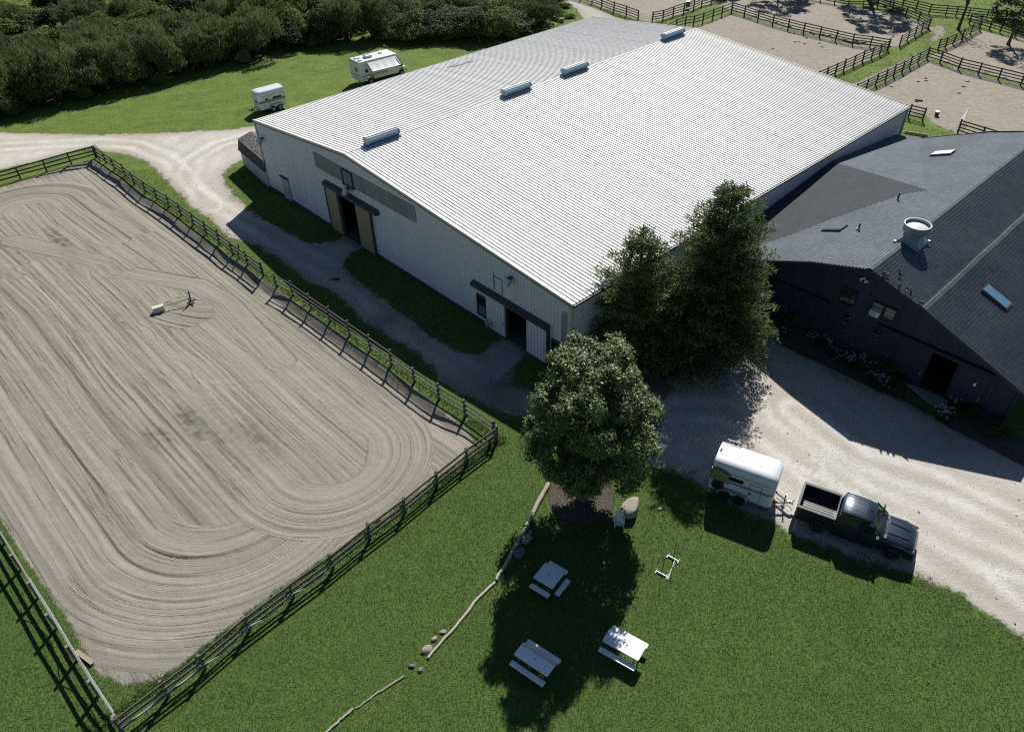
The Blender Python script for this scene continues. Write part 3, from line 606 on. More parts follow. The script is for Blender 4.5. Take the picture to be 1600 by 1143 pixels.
def build_hall():
    T = thing('riding_hall', 'large pale metal riding hall with a low white ribbed roof beside the sand arena', 'barn', H0, HA)
    # --- roof panels, 50 to a slope, each with three standing ribs
    pw = HL / 50; prof = []
    for k in range(3):
        o = k * pw / 3; prof += [(o, 0.0), (o + 0.03, 0.05), (o + 0.075, 0.05), (o + 0.095, 0.0)]
    prof.append((pw, 0.0))
    def slope_mesh(xa, za, xb, zb):
        mb = MB(); nx = 9; rings = []
        for i in range(nx):
            f = i / (nx - 1); rings.append([Vector((xa + (xb - xa) * f, y, za + (zb - za) * f + dz)) for y, dz in prof])
        mb.loft(rings, cap=False, close=False); return mb.mesh('roof_panel')
    meL = slope_mesh(HXR, HZRIDGE, -0.12, HZL - 0.012); meR = slope_mesh(HXR, HZRIDGE, HW + 0.12, HZR - 0.011)
    for me in (meL, meR):
        me.materials.append(M['roof_white'])
        for k in range(50):
            o = link('roof_panel', me, T, (0, k * pw, random.uniform(-0.006, 0.006)))
    # deck under the sheets
    mb = MB()
    for xa, za, xb, zb in ((0, HZL, HXR, HZRIDGE), (HXR, HZRIDGE, HW, HZR)):
        mb.add([(xa, 0.05, za - 0.03), (xb, 0.05, zb - 0.03), (xb, HL - 0.05, zb - 0.03), (xa, HL - 0.05, za - 0.03), (xa, 0.05, za - 0.16), (xb, 0.05, zb - 0.16), (xb, HL - 0.05, zb - 0.16), (xa, HL - 0.05, za - 0.16)],
               [(0, 1, 2, 3), (7, 6, 5, 4), (0, 4, 5, 1), (3, 2, 6, 7), (0, 3, 7, 4), (1, 5, 6, 2)])
    mb.build('roof_deck', M['dark_trim'], T)
    # ridge cap, rake trim and gutters
    mb = MB(); mb.loft([[Vector((HXR + dx, y, HZRIDGE + dz)) for dx, dz in ((-0.07, 0.045), (0, 0.062), (0.07, 0.045))] for y in np.linspace(0, HL, 12)], False, False); mb.build('ridge_cap', M['roof_white'], T)
    for xa, xb in ((-0.14, HXR), (HXR, HW + 0.14)):
        m = MB(); m.bar((xa, -0.03, hall_z(max(0, xa)) - 0.05), (xb, -0.03, hall_z(min(HW, xb)) - 0.05), 0.07, 0.20); m.build('rake_trim', M['trim_tan'], T)
        m = MB(); m.bar((xa, 0.0, hall_z(max(0, xa)) - 0.20), (xb, 0.0, hall_z(min(HW, xb)) - 0.20), 0.10, 0.09); m.build('rake_shadow_strip', M['dark_trim'], T)
        m = MB(); m.bar((xa, HL + 0.03, hall_z(max(0, xa)) - 0.05), (xb, HL + 0.03, hall_z(min(HW, xb)) - 0.05), 0.07, 0.20); m.build('rake_trim', M['trim_tan'], T)
    m = MB(); m.box((HW + 0.17, HL / 2, HZR - 0.13), (0.13, HL, 0.15)); m.build('gutter', M['dark_trim'], T)
    m = MB(); m.box((-0.17, HL / 2, HZL - 0.13), (0.13, HL, 0.15)); m.build('gutter', M['trim_tan'], T)
    # --- wall panels
    npan = 43; w = HW / npan
    wp = []
    for k in range(3):
        o = k * w / 3; wp += [(o, 0.0), (o + 0.02, -0.035), (o + 0.07, -0.035), (o + 0.095, 0.0)]
    wp.append((w, 0.0))
    openings = [(12.92, 15.80, 4.15), (33.56, 35.82, 2.92)]
    for k in range(npan):
        x0 = k * w; zb = 0.0
        cuts = [(x0, x0 + w, 0.0)]
        for a, b, h in openings:
            nc = []
            for p, q, z in cuts:
                if q <= a or p >= b: nc.append((p, q, z)); continue
                if p < a: nc.append((p, a, z))
                nc.append((max(p, a), min(q, b), h))
                if q > b: nc.append((b, q, z))
            cuts = nc
        for p, q, z in cuts:
            pts = [(p - x0, np.interp(p - x0, [a for a, _ in wp], [b for _, b in wp]))] + [(a, b) for a, b in wp if p - x0 + 1e-4 < a < q - x0 - 1e-4] + [(q - x0, np.interp(q - x0, [a for a, _ in wp], [b for _, b in wp]))]
            mb = MB(); mb.loft([[Vector((x0 + a, 0.08 + b, zz if zz is not None else hall_z(x0 + a) - 0.17)) for a, b in pts] for zz in (z, None)], False, False)
            mb.build('wall_panel', M['wall_white'], T)
    ws = HL / 50; sp = [(a * ws / w, b) for a, b in wp]
    def side(h, x, sgn):
        mb = MB(); mb.loft([[Vector((x - sgn * b, a, zz)) for a, b in sp] for zz in (0, h)], False, False); me = mb.mesh('wall_panel'); me.materials.append(M['wall_white_side']); return me
    for me in (side(HZR - 0.17, HW - 0.02, 1), side(HZL - 0.17, 0.02, -1)):
        for k in range(50): link('wall_panel', me, T, (0, k * ws, 0))
    mb = MB(); mb.prism([(0, 0), (HW, 0), (HW, HZR - 0.17), (HXR, HZRIDGE - 0.17), (0, HZL - 0.17)], HL - 0.16, HL - 0.06); mb.build('back_wall', M['wall_white'], T)
    for x in (0.0, HW): 
        m = MB(); m.box((x, 0.03, (hall_z(x) - 0.2) / 2), (0.16, 0.14, hall_z(x) - 0.2)); m.build('corner_trim', M['trim_tan'], T)
    m = MB(); m.box((HW + 0.06, HL - 0.05, HZR / 2), (0.12, 0.2, HZR - 0.2)); m.build('downspout', M['galv'], T)
    m = MB(); m.box((HW / 2, HL / 2, -0.01), (HW - 0.3, HL - 0.4, 0.05)); m.build('hall_floor', M['dark_floor'], T)
    m = MB(); m.box((HXR / 2 - 1.4, -0.01, 0.06), (12.9 - 0.1, 0.10, 0.22)); m.build('base_trim', M['dark_trim'], T); m = MB(); m.box((24.7, -0.01, 0.06), (17.6, 0.10, 0.22)); m.build('base_trim', M['dark_trim'], T)
    # --- weathered translucent strip with a louvre
    x0, x1, z0, z1 = 10.09, 23.92, 5.33, 6.68; n = 15; tw = (x1 - x0) / n
    for k in range(n):
        a = x0 + k * tw; pts = []
        for q in range(5): o = q * tw / 5; pts += [(o, 0), (o + .02, -.03), (o + .06, -.03), (o + .08, 0)]
        pts.append((tw, 0)); mb = MB(); mb.loft([[Vector((a + p, 0.03 + d, z)) for p, d in pts] for z in (z0, z1)], False, False); mb.build('translucent_panel', M['translucent'], T)
    f = MB(); lx0, lx1, lz0, lz1 = 14.42, 15.78, 5.30, 6.58
    for c, d in (((lx0, -.05, (lz0 + lz1) / 2), (.10, .14, lz1 - lz0)), ((lx1, -.05, (lz0 + lz1) / 2), (.10, .14, lz1 - lz0)), (((lx0 + lx1) / 2, -.05, lz1), (lx1 - lx0, .14, .10)), (((lx0 + lx1) / 2, -.05, lz0), (lx1 - lx0 + .3, .16, .12))): f.box(c, d)
    fr = f.build('louvre_frame', M['dark_trim'], T)
    for k in range(5):
        m = MB(); m.box((lx0 + .2 + k * .25, -0.02, (lz0 + lz1) / 2), (.13, .06, lz1 - lz0 - .12), Euler((0, 0, .5)).to_matrix()); m.build('louvre_blade', M['translucent'], fr)
    # --- two pairs of sliding doors
    def track(x0, x1, z, h=0.42, d=0.34):
        m = MB(); m.add([(x0, .03, z + h), (x1, .03, z + h), (x1, -d, z + h - .16), (x0, -d, z + h - .16), (x0, .03, z), (x1, .03, z), (x1, -d, z), (x0, -d, z)], [(0, 1, 2, 3), (3, 2, 6, 7), (0, 3, 7, 4), (1, 5, 6, 2), (4, 7, 6, 5), (0, 4, 5, 1)])
        m.build('door_track_hood', M['dark_trim'], T)
    track(11.2, 15.1, 4.16); track(15.1, 19.0, 4.15)
    def leaf(x0, x1, z1, mat, ribs, edge=None, label=None):
        pts = []
        nr = max(1, int((x1 - x0) / .31))
        if ribs:
            for q in range(nr): o = x0 + q * (x1 - x0) / nr; pts += [(o, -.14), (o + .02, -.17), (o + .07, -.17), (o + .09, -.14)]
            pts.append((x1, -.14))
        else: pts = [(x0, -.15), (x1, -.15)]
        poly = pts + [(x1, -.08), (x0, -.08)]
        m = MB(); m.prism(poly, 0.06, z1, 'z'); o = m.build('sliding_door', mat, T)
        if label: o['label'] = label
        if edge:
            for xe in edge: e = MB(); e.box((xe, -.13, z1 / 2), (.09, .16, z1)); e.build('door_edge', M['dark_trim'], o)
        h = MB(); h.tube([(x1 - .12, -.17, 1.0), (x1 - .12, -.24, 1.0), (x1 - .12, -.24, 1.35), (x1 - .12, -.17, 1.35)], .018, 6); h.build('handle', M['galv'], o)
        return o
    leaf(11.26, 12.95, 4.15, M['olive_door'], False, (11.24,), 'left olive sliding door'); leaf(15.75, 17.80, 4.15, M['olive_door'], False, (17.86,), 'right olive sliding door')
    track(30.2, 34.0, 2.95, .36, .30); track(34.0, 37.85, 2.93, .36, .32)
    leaf(31.70, 33.58, 2.93, M['wall_white'], True); leaf(35.80, 37.68, 2.93, M['wall_white'], True)
    m = MB(); m.box((37.80, -.12, 1.62), (.14, .22, 3.2)); m.build('door_post', M['dark_trim'], T)
    for a, b, h in openings:
        for x in (a + .05, b - .05): m = MB(); m.box((x, .14, h / 2), (.1, .2, h)); m.build('door_jamb', M['dark_trim'], T)
    # --- windows, small door, hatch outline, pipes
    def window(x0, x1, z0, z1):
        m = MB(); 
        for c, d in (((x0, -.01, (z0 + z1) / 2), (.09, .14, z1 - z0 + .09)), ((x1, -.01, (z0 + z1) / 2), (.09, .14, z1 - z0 + .09)), (((x0 + x1) / 2, -.012, z0), (x1 - x0, .15, .09)), (((x0 + x1) / 2, -.012, z1), (x1 - x0, .15, .09)), (((x0 + x1) / 2, -.008, (z0 + z1) / 2 + .05), (x1 - x0 - .09, .13, .07))): m.box(c, d)
        wn = m.build('window', M['dark_trim'], T)
        g = MB(); g.box(((x0 + x1) / 2, .015, (z0 + z1) / 2 + .42), (x1 - x0 - .06, .04, (z1 - z0) / 2 - .06)); g.build('upper_pane', M['glass_dark'], wn)
        g = MB(); g.box(((x0 + x1) / 2, .02, (z0 + z1) / 2 - .40), (x1 - x0 - .06, .04, (z1 - z0) / 2 - .0)); g.build('lower_pane', M['glass_pale'], wn)
    window(30.60, 31.50, .62, 2.28); window(38.10, 39.05, .62, 2.28)
    m = MB(); m.box((3.6, 0.0, 1.08), (1.18, .13, 2.14)); d = m.build('side_door', M['wall_door'], T); m = MB(); m.box((3.6, -.08, 2.22), (1.34, .22, .06)); m.build('drip_cap', M['dark_trim'], d)
    m = MB(); m.lathe([(.0, 0), (.045, .0), (.045, .05), (0, .05)], 8, (4.05, -.09, 1.0), Euler((R(90), 0, 0)).to_matrix()); m.build('door_knob', M['galv'], d)
    m = MB(); m.tube([(32.42, .02, 3.42), (32.42, .02, 4.62), (33.25, .02, 4.62), (33.25, .02, 3.42)], .028, 6); m.tube([(32.42, .0, 4.75), (32.42, .0, 4.9)], .02, 6); m.build('conduit', M['dark_trim'], T)
    for x, za in ((39.22, 2.1), (38.98, 0.4)): m = MB(); m.tube([(x, -.03, za), (x, -.03, 4.8)], .05, 8); m.tube([(x, -.03, 4.75), (x, .05, 4.9)], .045, 8); m.build('vent_pipe', M['galv'], T)
    # --- flood lamps on the gable
    for x, z in ((0.98, 5.02), (15.05, 4.93), (34.2, 5.12)):
        b = MB(); b.box((x, -.12, z + .18), (.18, .26, .14)); lam = b.build('wall_lamp', M['dark_trim'], T)
        m = MB(); rot = Euler((R(-28), 0, 0)).to_matrix(); m.rbox((x, -.36, z), (.56, .34, .5), .1, rot); m.build('lamp_housing', M['galv'], lam, bevel=.03)
        m = MB(); m.box((x, -.53, z - .09), (.40, .05, .34), rot); m.build('lamp_lens', M['clear_lens'], lam)
    # --- ridge vents
    for ya, yb in ((2.1, 5.15), (17.0, 20.1), (24.8, 27.85), (40.1, 43.2)):
        m = MB(); m.box((HXR, (ya + yb) / 2, HZRIDGE + .06), (.86, yb - ya + .12, .14)); v = m.build('ridge_vent', M['vent_blue'], T)
        pr = [(-.26, .10), (-.26, .22), (-.43, .34), (-.43, .50), (-.27, .64), (.27, .64), (.43, .50), (.43, .34), (.26, .22), (.26, .10)]
        m = MB(); m.prism([(HXR + a, HZRIDGE + b) for a, b in pr], ya + .05, yb - .05); m.build('vent_body', M['vent_blue'], v)
        for y in (ya, yb - .05): m = MB(); m.prism([(HXR + a * 1.10, HZRIDGE + .06 + (b - .08) * 1.06) for a, b in pr], y, y + .05); m.build('end_plate', M['vent_blue'], v)
        m = MB(); m.box((HXR - .10, (ya + yb) / 2, HZRIDGE + .665), (.16, yb - ya, .05)); m.box((HXR + .22, (ya + yb) / 2, HZRIDGE + .655), (.05, yb - ya, .05)); m.build('vent_cap', M['roof_white'], v)
    # dark repair patches on the far slope
    for u, v, a, c in ((708, 97, .9, .28), (719, 95.5, 1.3, .30), (733, 91.5, .5, .30)):
        p = G(u, v, 7.2) - H0; x, y = p.dot(HE1), p.dot(HE2); m = MB(); q = [(x + math.cos(t) * c * random.uniform(.7, 1.2), y + math.sin(t) * a * random.uniform(.7, 1.2)) for t in np.linspace(0, 2 * math.pi, 11)[:-1]]
        n = len(q); m.add([(i, j, hall_z(i) + .075) for i, j in q] + [(i, j, hall_z(i) + .02) for i, j in q], [tuple(range(n))] + [(k, (k + 1) % n, n + (k + 1) % n, n + k) for k in range(n)]); m.build('roof_patch', M['roof_patch'], T)
    return T
M['roof_patch'] = simple('grey_sealant', (0.22, 0.23, 0.24), 0.7, var=0.25, scale=3)
M['dark_floor'] = simple('arena_footing', (0.10, 0.085, 0.07), 0.95, var=0.2)
M['wall_door'] = simple('pale_blue_grey_door', (0.40, 0.44, 0.48), 0.5, var=0.08)
build_hall()

SR = lambda s: 7.0 - .285 * abs(s) if abs(s) < 3.7 else 5.9455 - .40 * (abs(s) - 3.7)
def build_stable():
    T = thing('stable', 'dark navy stable with a slate grey shingled roof and gable facing the yard', 'stable', S0, HA)
    S_L, S_R, T0, T1, WT = -11.40, 10.6, 0.0, 30.2, 0.82
    sag = lambda s, t: (vnoise(np.asarray(s) + 40, np.asarray(t) + 9, 3.6, 61) - .5) * .13 + (vnoise(np.asarray(s) * 1.0, np.asarray(t), 9.0, 62) - .5) * .16
    def slope(sa, sb, name):      # stepped courses from ridge side sa to eave side sb
        L = abs(sb - sa); n = int(L / .205); ts = np.linspace(T0, T1, 61); V = []; F = []
        edges = np.linspace(sa, sb, n + 1)
        for i in range(n):
            a, b = edges[i], edges[i + 1]
            for row, (s, lift) in enumerate(((a, 0.0), (b, 0.045))):
                for t in ts: V.append((s, t, SR(s) + float(sag(s, t)) + lift))
            o = i * 2 * len(ts)
            for k in range(len(ts) - 1): F.append((o + k, o + k + 1, o + len(ts) + k + 1, o + len(ts) + k))
            if i < n - 1:
                for k in range(len(ts) - 1): F.append((o + len(ts) + k, o + len(ts) + k + 1, o + 2 * len(ts) + k + 1, o + 2 * len(ts) + k))
        F = np.array(F); 
        if sb < sa: F = F[:, ::-1]
        o = link(name, np_mesh(name, V, F[:, ::-1], None, M['shingle']), T); o['kind'] = 'stuff'; return o
    slope(-0.02, -3.7, 'shingles'); slope(-3.7, S_L, 'shingles'); slope(0.02, 3.7, 'shingles'); slope(3.7, S_R, 'shingles')
    # rafters' thickness
    m = MB(); poly = [(S_L, SR(S_L) - .12), (-3.7, SR(3.7) - .12), (0, 6.88), (3.7, SR(3.7) - .12), (S_R, SR(S_R) - .12)]
    m.prism(poly + [(a, b - .16) for a, b in reversed(poly)], T0 + .02, T1 - .02); m.build('roof_deck', M['navy_trim'], T)
    m = MB(); m.loft([[Vector((d, t, 7.0 + float(sag(0, t)) + z)) for d, z in ((-.16, .012), (0, .06), (.16, .012))] for t in np.linspace(T0, T1, 61)], False, False); m.build('ridge_cap', M['shingle'], T)
    for t in (T0 - .015, T1 + .015):
        for a, b in ((S_L, -3.7), (-3.7, 0), (0, 3.7), (3.7, S_R)):
            m = MB(); m.bar((a, t, SR(a) - .10), (b, t, SR(b) - .10), .05, .24); m.build('barge_board', M['navy_trim'], T)
    # cross wing whose ridge runs down towards the riding hall
    def wing(poly_fn, t_lo, t_hi, nm, mat=None):
        ss = np.linspace(-11.45, -1.6, 44); V = []; nt = 40
        for s in ss:
            f = (s + 2.79) / (-11.5 + 2.79); tr = 14.84 + (17.5 - 14.84) * f
            ta = t_lo(s); tb = t_hi(s, tr)
            for k in range(nt): t = ta + (tb - ta) * k / (nt - 1); V.append((s, t, poly_fn(s, t) + .5 * float(sag(s, t + 50))))
        idx = np.arange(len(ss) * nt).reshape(len(ss), nt); F = np.stack([idx[:-1, :-1], idx[1:, :-1], idx[1:, 1:], idx[:-1, 1:]], -1).reshape(-1, 4)
        # its courses run the other way, so its mesh is turned a quarter
        V = np.array(V); VL = np.stack([V[:, 1], -V[:, 0], V[:, 2]], -1)
        o = link(nm, np_mesh(nm, VL, F, None, mat or M['shingle'], True), T); o.rotation_euler = (0, 0, R(90)); o['kind'] = 'stuff'
    wing(lambda s, t: 5.374 + .19 * s + .0920 * t, lambda s: 1.2, lambda s, tr: tr, 'wing_shingles', M['shingle_dark'])  # front slope of the wing takes the darker shingle tone
    wing(lambda s, t: 8.131 + .1298 * s - .1050 * t, lambda s: 14.84 + 2.66 * (s + 2.79) / (-8.71), lambda s, tr: 30.1, 'wing_shingles')
    m = MB(); m.box((-11.42, 16, 1.4), (.1, 28, 2.8)); m.build('side_wall', M['navy_wall'], T)
    m = MB(); m.box((9.9, (WT + T1) / 2 - .3, 1.6), (.14, T1 - WT - 1.2, 3.2)); m.build('side_wall', M['navy_wall'], T)
    m = MB(); m.prism([(S_L, 0), (9.9, 0), (9.9, 3.2), (3.7, 5.75), (0, 6.7), (-3.7, 5.75), (S_L, 2.6)], T1 - .9, T1 - .78); m.build('back_wall', M['navy_wall'], T)
    # gable boards
    n = 20; w = (9.9 - S_L) / n; door = (5.0, 6.56, 2.95)
    for k in range(n):
        a, b = S_L + k * w, S_L + (k + 1) * w
        segs = [(a, b, 0.0)]; out = []
        for p, q, z in segs:
            if q <= door[0] or p >= door[1]: out.append((p, q, z)); continue
            if p < door[0]: out.append((p, door[0], z))
            out.append((max(p, door[0]), min(q, door[1]), door[2]))
            if q > door[1]: out.append((door[1], q, z))
        for p, q, z in out:
            p2, q2 = p + .012, q - .012; top = [(p2, SR(p2) - .2)] + [(x, SR(x) - .2) for x in (-3.7, 0, 3.7) if p2 < x < q2] + [(q2, SR(q2) - .2)]
            m = MB(); m.prism([(p2, z), (q2, z)] + top[::-1], WT - .05, WT); m.build('wall_board', M['navy_wall'], T)
    m = MB(); m.prism([(S_L, 2.96), (9.9, 2.96), (9.9, 3.2), (3.7, 5.7), (0, 6.65), (-3.7, 5.7), (S_L, 2.98)], WT + .01, WT + .06); m.build('wall_backing', M['navy_trim'], T)
    m = MB(); m.prism([(S_L, 0), (5.0, 0), (5.0, 2.95), (S_L, 2.95)], WT + .01, WT + .06); m.prism([(6.56, 0), (9.9, 0), (9.9, 2.95), (6.56, 2.95)], WT + .01, WT + .06); m.build('wall_backing', M['navy_trim'], T)
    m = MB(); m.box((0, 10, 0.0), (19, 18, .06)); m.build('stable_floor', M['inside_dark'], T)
    m = MB(); m.box((1.0, WT - .08, .62), (7.6, .10, .10)); m.build('kick_rail', M['navy_trim'], T)
    # sliding doors and their tracks
    for a, b, z in ((-7.2, -2.05, 3.0), (1.4, 8.9, 3.0)):
        m = MB(); m.box(((a + b) / 2, WT - .16, z + .12), (b - a, .24, .26)); m.build('door_track', M['navy_trim'], T)
    for a, b in ((-6.9, -4.6), (2.95, 5.0), (6.58, 8.55)):
        m = MB(); m.box(((a + b) / 2, WT - .12, 1.5), (b - a, .08, 2.86)); d = m.build('sliding_door', M['navy_wall'], T)
        m = MB()
        for x in (a + .06, b - .06): m.box((x, WT - .17, 1.5), (.12, .03, 2.84))
        for z in (.14, 1.12, 2.86): m.box(((a + b) / 2, WT - .172, z), (b - a - .24, .03, .12))
        m.build('door_frame', M['navy_trim'], d)
        m = MB(); m.box((b - .2, WT - .2, 1.1), (.05, .06, .3)); m.build('handle', M['galv'], d)
    # windows
    def sash(s0, s1, z0, z1, top, low, split=True):
        m = MB()
        for c, d in (((s0, WT - .07, (z0 + z1) / 2), (.10, .12, z1 - z0 + .1)), ((s1, WT - .07, (z0 + z1) / 2), (.10, .12, z1 - z0 + .1)), (((s0 + s1) / 2, WT - .075, z0), (s1 - s0, .14, .10)), (((s0 + s1) / 2, WT - .075, z1), (s1 - s0, .14, .10))): m.box(c, d)
        wn = m.build('window', M['navy_trim'], T)
        zc = (z0 + z1) / 2
        g = MB(); g.box(((s0 + s1) / 2, WT - .065, (zc + z1) / 2), (s1 - s0 - .1, .03, (z1 - z0) / 2 - .08)); g.build('upper_pane', top, wn)
        g = MB(); g.box(((s0 + s1) / 2, WT - .060, (zc + z0) / 2), (s1 - s0 - .1, .03, (z1 - z0) / 2 - .08)); g.build('lower_pane', low, wn)
        g = MB(); g.box(((s0 + s1) / 2, WT - .075, zc), (s1 - s0 - .08, .06, .06)); g.build('meeting_rail', M['galv'] if split else M['navy_trim'], wn)
    sash(-1.52, -.5, 3.55, 4.68, M['glass_dark'], M['glass_dark'], False); sash(.62, 1.36, 3.72, 4.62, M['glass_pale'], M['glass_dark']); sash(1.44, 2.16, 3.72, 4.62, M['glass_pale'], M['glass_pale'])
    # lamps
    m = MB(); m.box((-.36, WT - .06, 5.86), (.16, .1, .16)); lam = m.build('twin_flood_lamp', M['white_plastic'], T)
    for sx in (-1, 1):
        m = MB(); m.lathe([(.02, 0), (.05, .02), (.13, .2), (.13, .24), (0, .24)], 10, (-.36 + sx * .06, WT - .1, 5.86), Euler((R(115), 0, sx * R(50))).to_matrix()); m.build('lamp_head', M['white_plastic'], lam)
    m = MB(); m.lathe([(.0, 0), (.10, .02), (.07, .2), (0, .22)], 8, (7.82, WT - .24, 2.0)); m.build('door_lamp', M['white_plastic'], T)
    # skylights
    def skylight(s, t, ds, dt, mat, lab):
        z = SR(s) + .02; an = math.atan2(SR(s + .1) - SR(s - .1), .2); m = MB(); rot = Euler((0, -an, 0)).to_matrix()
        m.box((s, t, z + .05), (ds + .1, dt + .1, .16), rot); k = m.build('skylight', M['dark_trim'], T); k['label'] = lab
        m = MB(); m.box((s, t, z + .15), (ds, dt, .06), rot); m.build('skylight_pane', mat, k, bevel=.02)
    skylight(-5.2, 24.05, 1.55, .95, M['skylight_white'], 'white skylight'); skylight(-5.25, 6.15, 1.35, .95, M['skylight_grey'], 'grey skylight'); skylight(6.05, 5.75, 1.75, .85, M['skylight_blue'], 'blue-tinted skylight')
    # vent pipes
    for s, t, h in ((-3.67, 12.19, .62), (-3.56, 6.03, .5)):
        m = MB(); m.tube([(s, t, SR(s)), (s + .02, t + .03, SR(s) + h)], .06, 8); v = m.build('vent_pipe', M['black_plastic'], T); m = MB(); m.lathe([(.18, 0), (.09, .1), (.07, .12)], 10, (s, t, SR(s) + .01)); m.build('pipe_flashing', M['galv'], v)
    # exhaust fan on a flared curb by the ridge
    c = (.25, 5.3, 0); z0 = SR(.25)
    m = MB(); m.loft([[Vector((c[0] + a * r_, c[1] + b * r_, z)) for a, b in ((-1, -1), (1, -1), (1, 1), (-1, 1))] for r_, z in ((.78, z0 - .18), (.74, z0 + .04), (.50, z0 + .35), (.52, z0 + .62))]); fan = m.build('exhaust_fan', M['fan_metal'], T)
    m = MB(); m.lathe([(.50, z0 + .55), (.62, z0 + .62), (.76, z0 + .74), (.80, z0 + .80), (.80, z0 + 1.22), (.84, z0 + 1.25), (.84, z0 + 1.29), (.76, z0 + 1.29), (.75, z0 + .95), (.6, z0 + .95)], 28, (c[0], c[1], 0)); m.build('fan_drum', M['fan_metal'], fan, True)
    m = MB(); m.lathe([(.74, z0 + 1.0), (.70, z0 + 1.06), (.35, z0 + 1.17), (.0, z0 + 1.22)], 28, (c[0], c[1], 0)); m.build('fan_dome', M['skylight_white'], fan, True)
    m = MB()
    for a, b in ((-.86, -.86), (.86, -.86), (.86, .86), (-.86, .86)): m.box((c[0] + a * .9, c[1] + b * .9, z0 + .02), (.14, .14, .1))
    m.build('fan_bracket', M['galv'], fan)
    return T
build_stable()

# ------------------------------------------------------------------ small shed by the hall corner
M['shed_wall'] = simple('pale_grey_shed_wall', (0.42, 0.43, 0.44), 0.7, var=0.1, scale=2)
def build_shed2():
    # measured: near long side along the drive from (381,248) to (419,279), eave at (372,232)-(411,254), break at (375,218)-(409,236)
    a = G(381, 258); b = G(420, 293)
    e = (b - a); L = e.length; e.normalize(); nrm = Vector((-e.y, e.x, 0))
    rz = math.atan2(e.y, e.x); Ly = 3.0; o = a + nrm * Ly / 2 + e * L / 2
    T = thing('garden_shed', 'small pale shed with a dark gambrel roof tucked against the hall corner', 'shed', o, rz)
    hw = 1.75; x0 = -L / 2
    m = MB(); m.box((0, 0, hw / 2), (L, Ly, hw)); m.build('wall', M['shed_wall'], T, bevel=.01)
    m = MB()
    for k in range(1, 4): m.box((x0 + k * L / 4, -Ly / 2 - .01, hw / 2), (.05, .03, hw - .1))
    m.build('wall_batten', M['shed_wall'], T)
    y = Ly / 2 + .15
    ylo = y - .28
    for s in (-1, 1):
        m = MB(); p = [(s * -y, hw - .12), (s * -ylo, hw + .92), (s * -ylo + s * .06, hw + .90), (s * (-y + .08), hw - .14)]; m.prism(p, x0 - .12, -x0 + .12, 'x'); m.build('lower_roof_slope', M['shed_roof_dark'], T)
        n = 9
        for k in range(n):
            f0, f1 = k / n, (k + 1) / n; ya, yb = -ylo * (1 - f0) - .05 * (1 - f0), -ylo * (1 - f1); za, zb = hw + .92 + .42 * f0, hw + .92 + .42 * f1
            m = MB(); m.add([(x0 - .14, s * ya, za + .03), (-x0 + .14, s * ya, za + .03), (-x0 + .14, s * yb, zb + .012), (x0 - .14, s * yb, zb + .012), (x0 - .14, s * ya, za - .02), (-x0 + .14, s * ya, za - .02), (-x0 + .14, s * yb, zb - .03), (x0 - .14, s * yb, zb - .03)], [(0, 1, 2, 3), (7, 6, 5, 4), (0, 4, 5, 1), (0, 3, 7, 4), (1, 5, 6, 2), (3, 2, 6, 7)])
            m.build('shingle_course', M['shed_roof'], T)
    for x in (x0 + .02, -x0 - .02):
        m = MB(); m.prism([(-Ly / 2, hw - .02), (Ly / 2, hw - .02), (ylo - .08, hw + .88), (0, hw + 1.28), (-ylo + .08, hw + .88)], x - .03, x + .03, 'x'); m.build('gable', M['shed_wall'], T)
M['shed_roof_dark'] = simple('near_black_shingle', (0.028, 0.030, 0.036), 0.75, var=0.3, scale=8)
_t = NT('speckled_shingle'); _v = _t.coord(); _vo = _t.voro(_v, 5.5)
_c = _t.ramp(_t.noise(_v, 7, 4, 0.7), [(0.42, (0.02, 0.02, 0.02)), (0.5, (0.10, 0.10, 0.095)), (0.62, (0.25, 0.25, 0.23))]); M['shed_roof'] = _t.set(_c, 0.85, 0, 0.3)
build_shed2()
# ================================================================== FENCES
_post = {}; 
def unit_mesh(kind, mat):
    k = (kind, mat.name)
    if k not in _post:
        m = MB()
        if kind == 'post': m.box((0, 0, .5), (1, 1, 1.0))
        elif kind == 'round': m.lathe([(.5, 0), (.5, .97), (.42, 1.0), (0, 1.0)], 10)
        else: m.box((.5, 0, 0), (1, 1, 1))
        me = m.mesh(kind); me.materials.append(mat); _post[k] = me
    return _post[k]
def fence(label, pts, h, zs, mat, group, post=(.13, .13), rail=(.045, .145), side=1, kind='post', cat='fence', skip=(), lean=1.6, postmat=None, sag=.02):
    base = Vector((pts[0][0], pts[0][1], 0)); T = thing('rail_fence', label, cat, base, 0, group)
    P = [Vector((p[0], p[1], 0)) - base for p in pts]
    pm = unit_mesh(kind, postmat or mat); rm = unit_mesh('rail', mat)
    for i, p in enumerate(P):
        d = (P[min(i + 1, len(P) - 1)] - P[max(i - 1, 0)]); a = math.atan2(d.y, d.x)
        o = link('post', pm, T, p - Vector((0, 0, .05))); o.scale = (post[0], post[1], h + .05 + random.uniform(-.03, .06)); o.rotation_euler = (R(random.gauss(0, lean)), R(random.gauss(0, lean)), a)
    for i in range(len(P) - 1):
        if i in skip: continue
        d = P[i + 1] - P[i]; L = d.length; a = math.atan2(d.y, d.x); n = Vector((-math.sin(a), math.cos(a), 0)) * side * (post[1] / 2 + rail[0] / 2 + .002)
        for z in zs:
            z0, z1 = z + random.gauss(0, sag), z + random.gauss(0, sag)
            o = link('rail', rm, T, P[i] + n + Vector((0, 0, z0)) - d.normalized() * .06); o.scale = (L + .12, rail[0], rail[1] * random.uniform(.9, 1.08)); o.rotation_euler = (0, -math.atan2(z1 - z0, L), a)
    return T
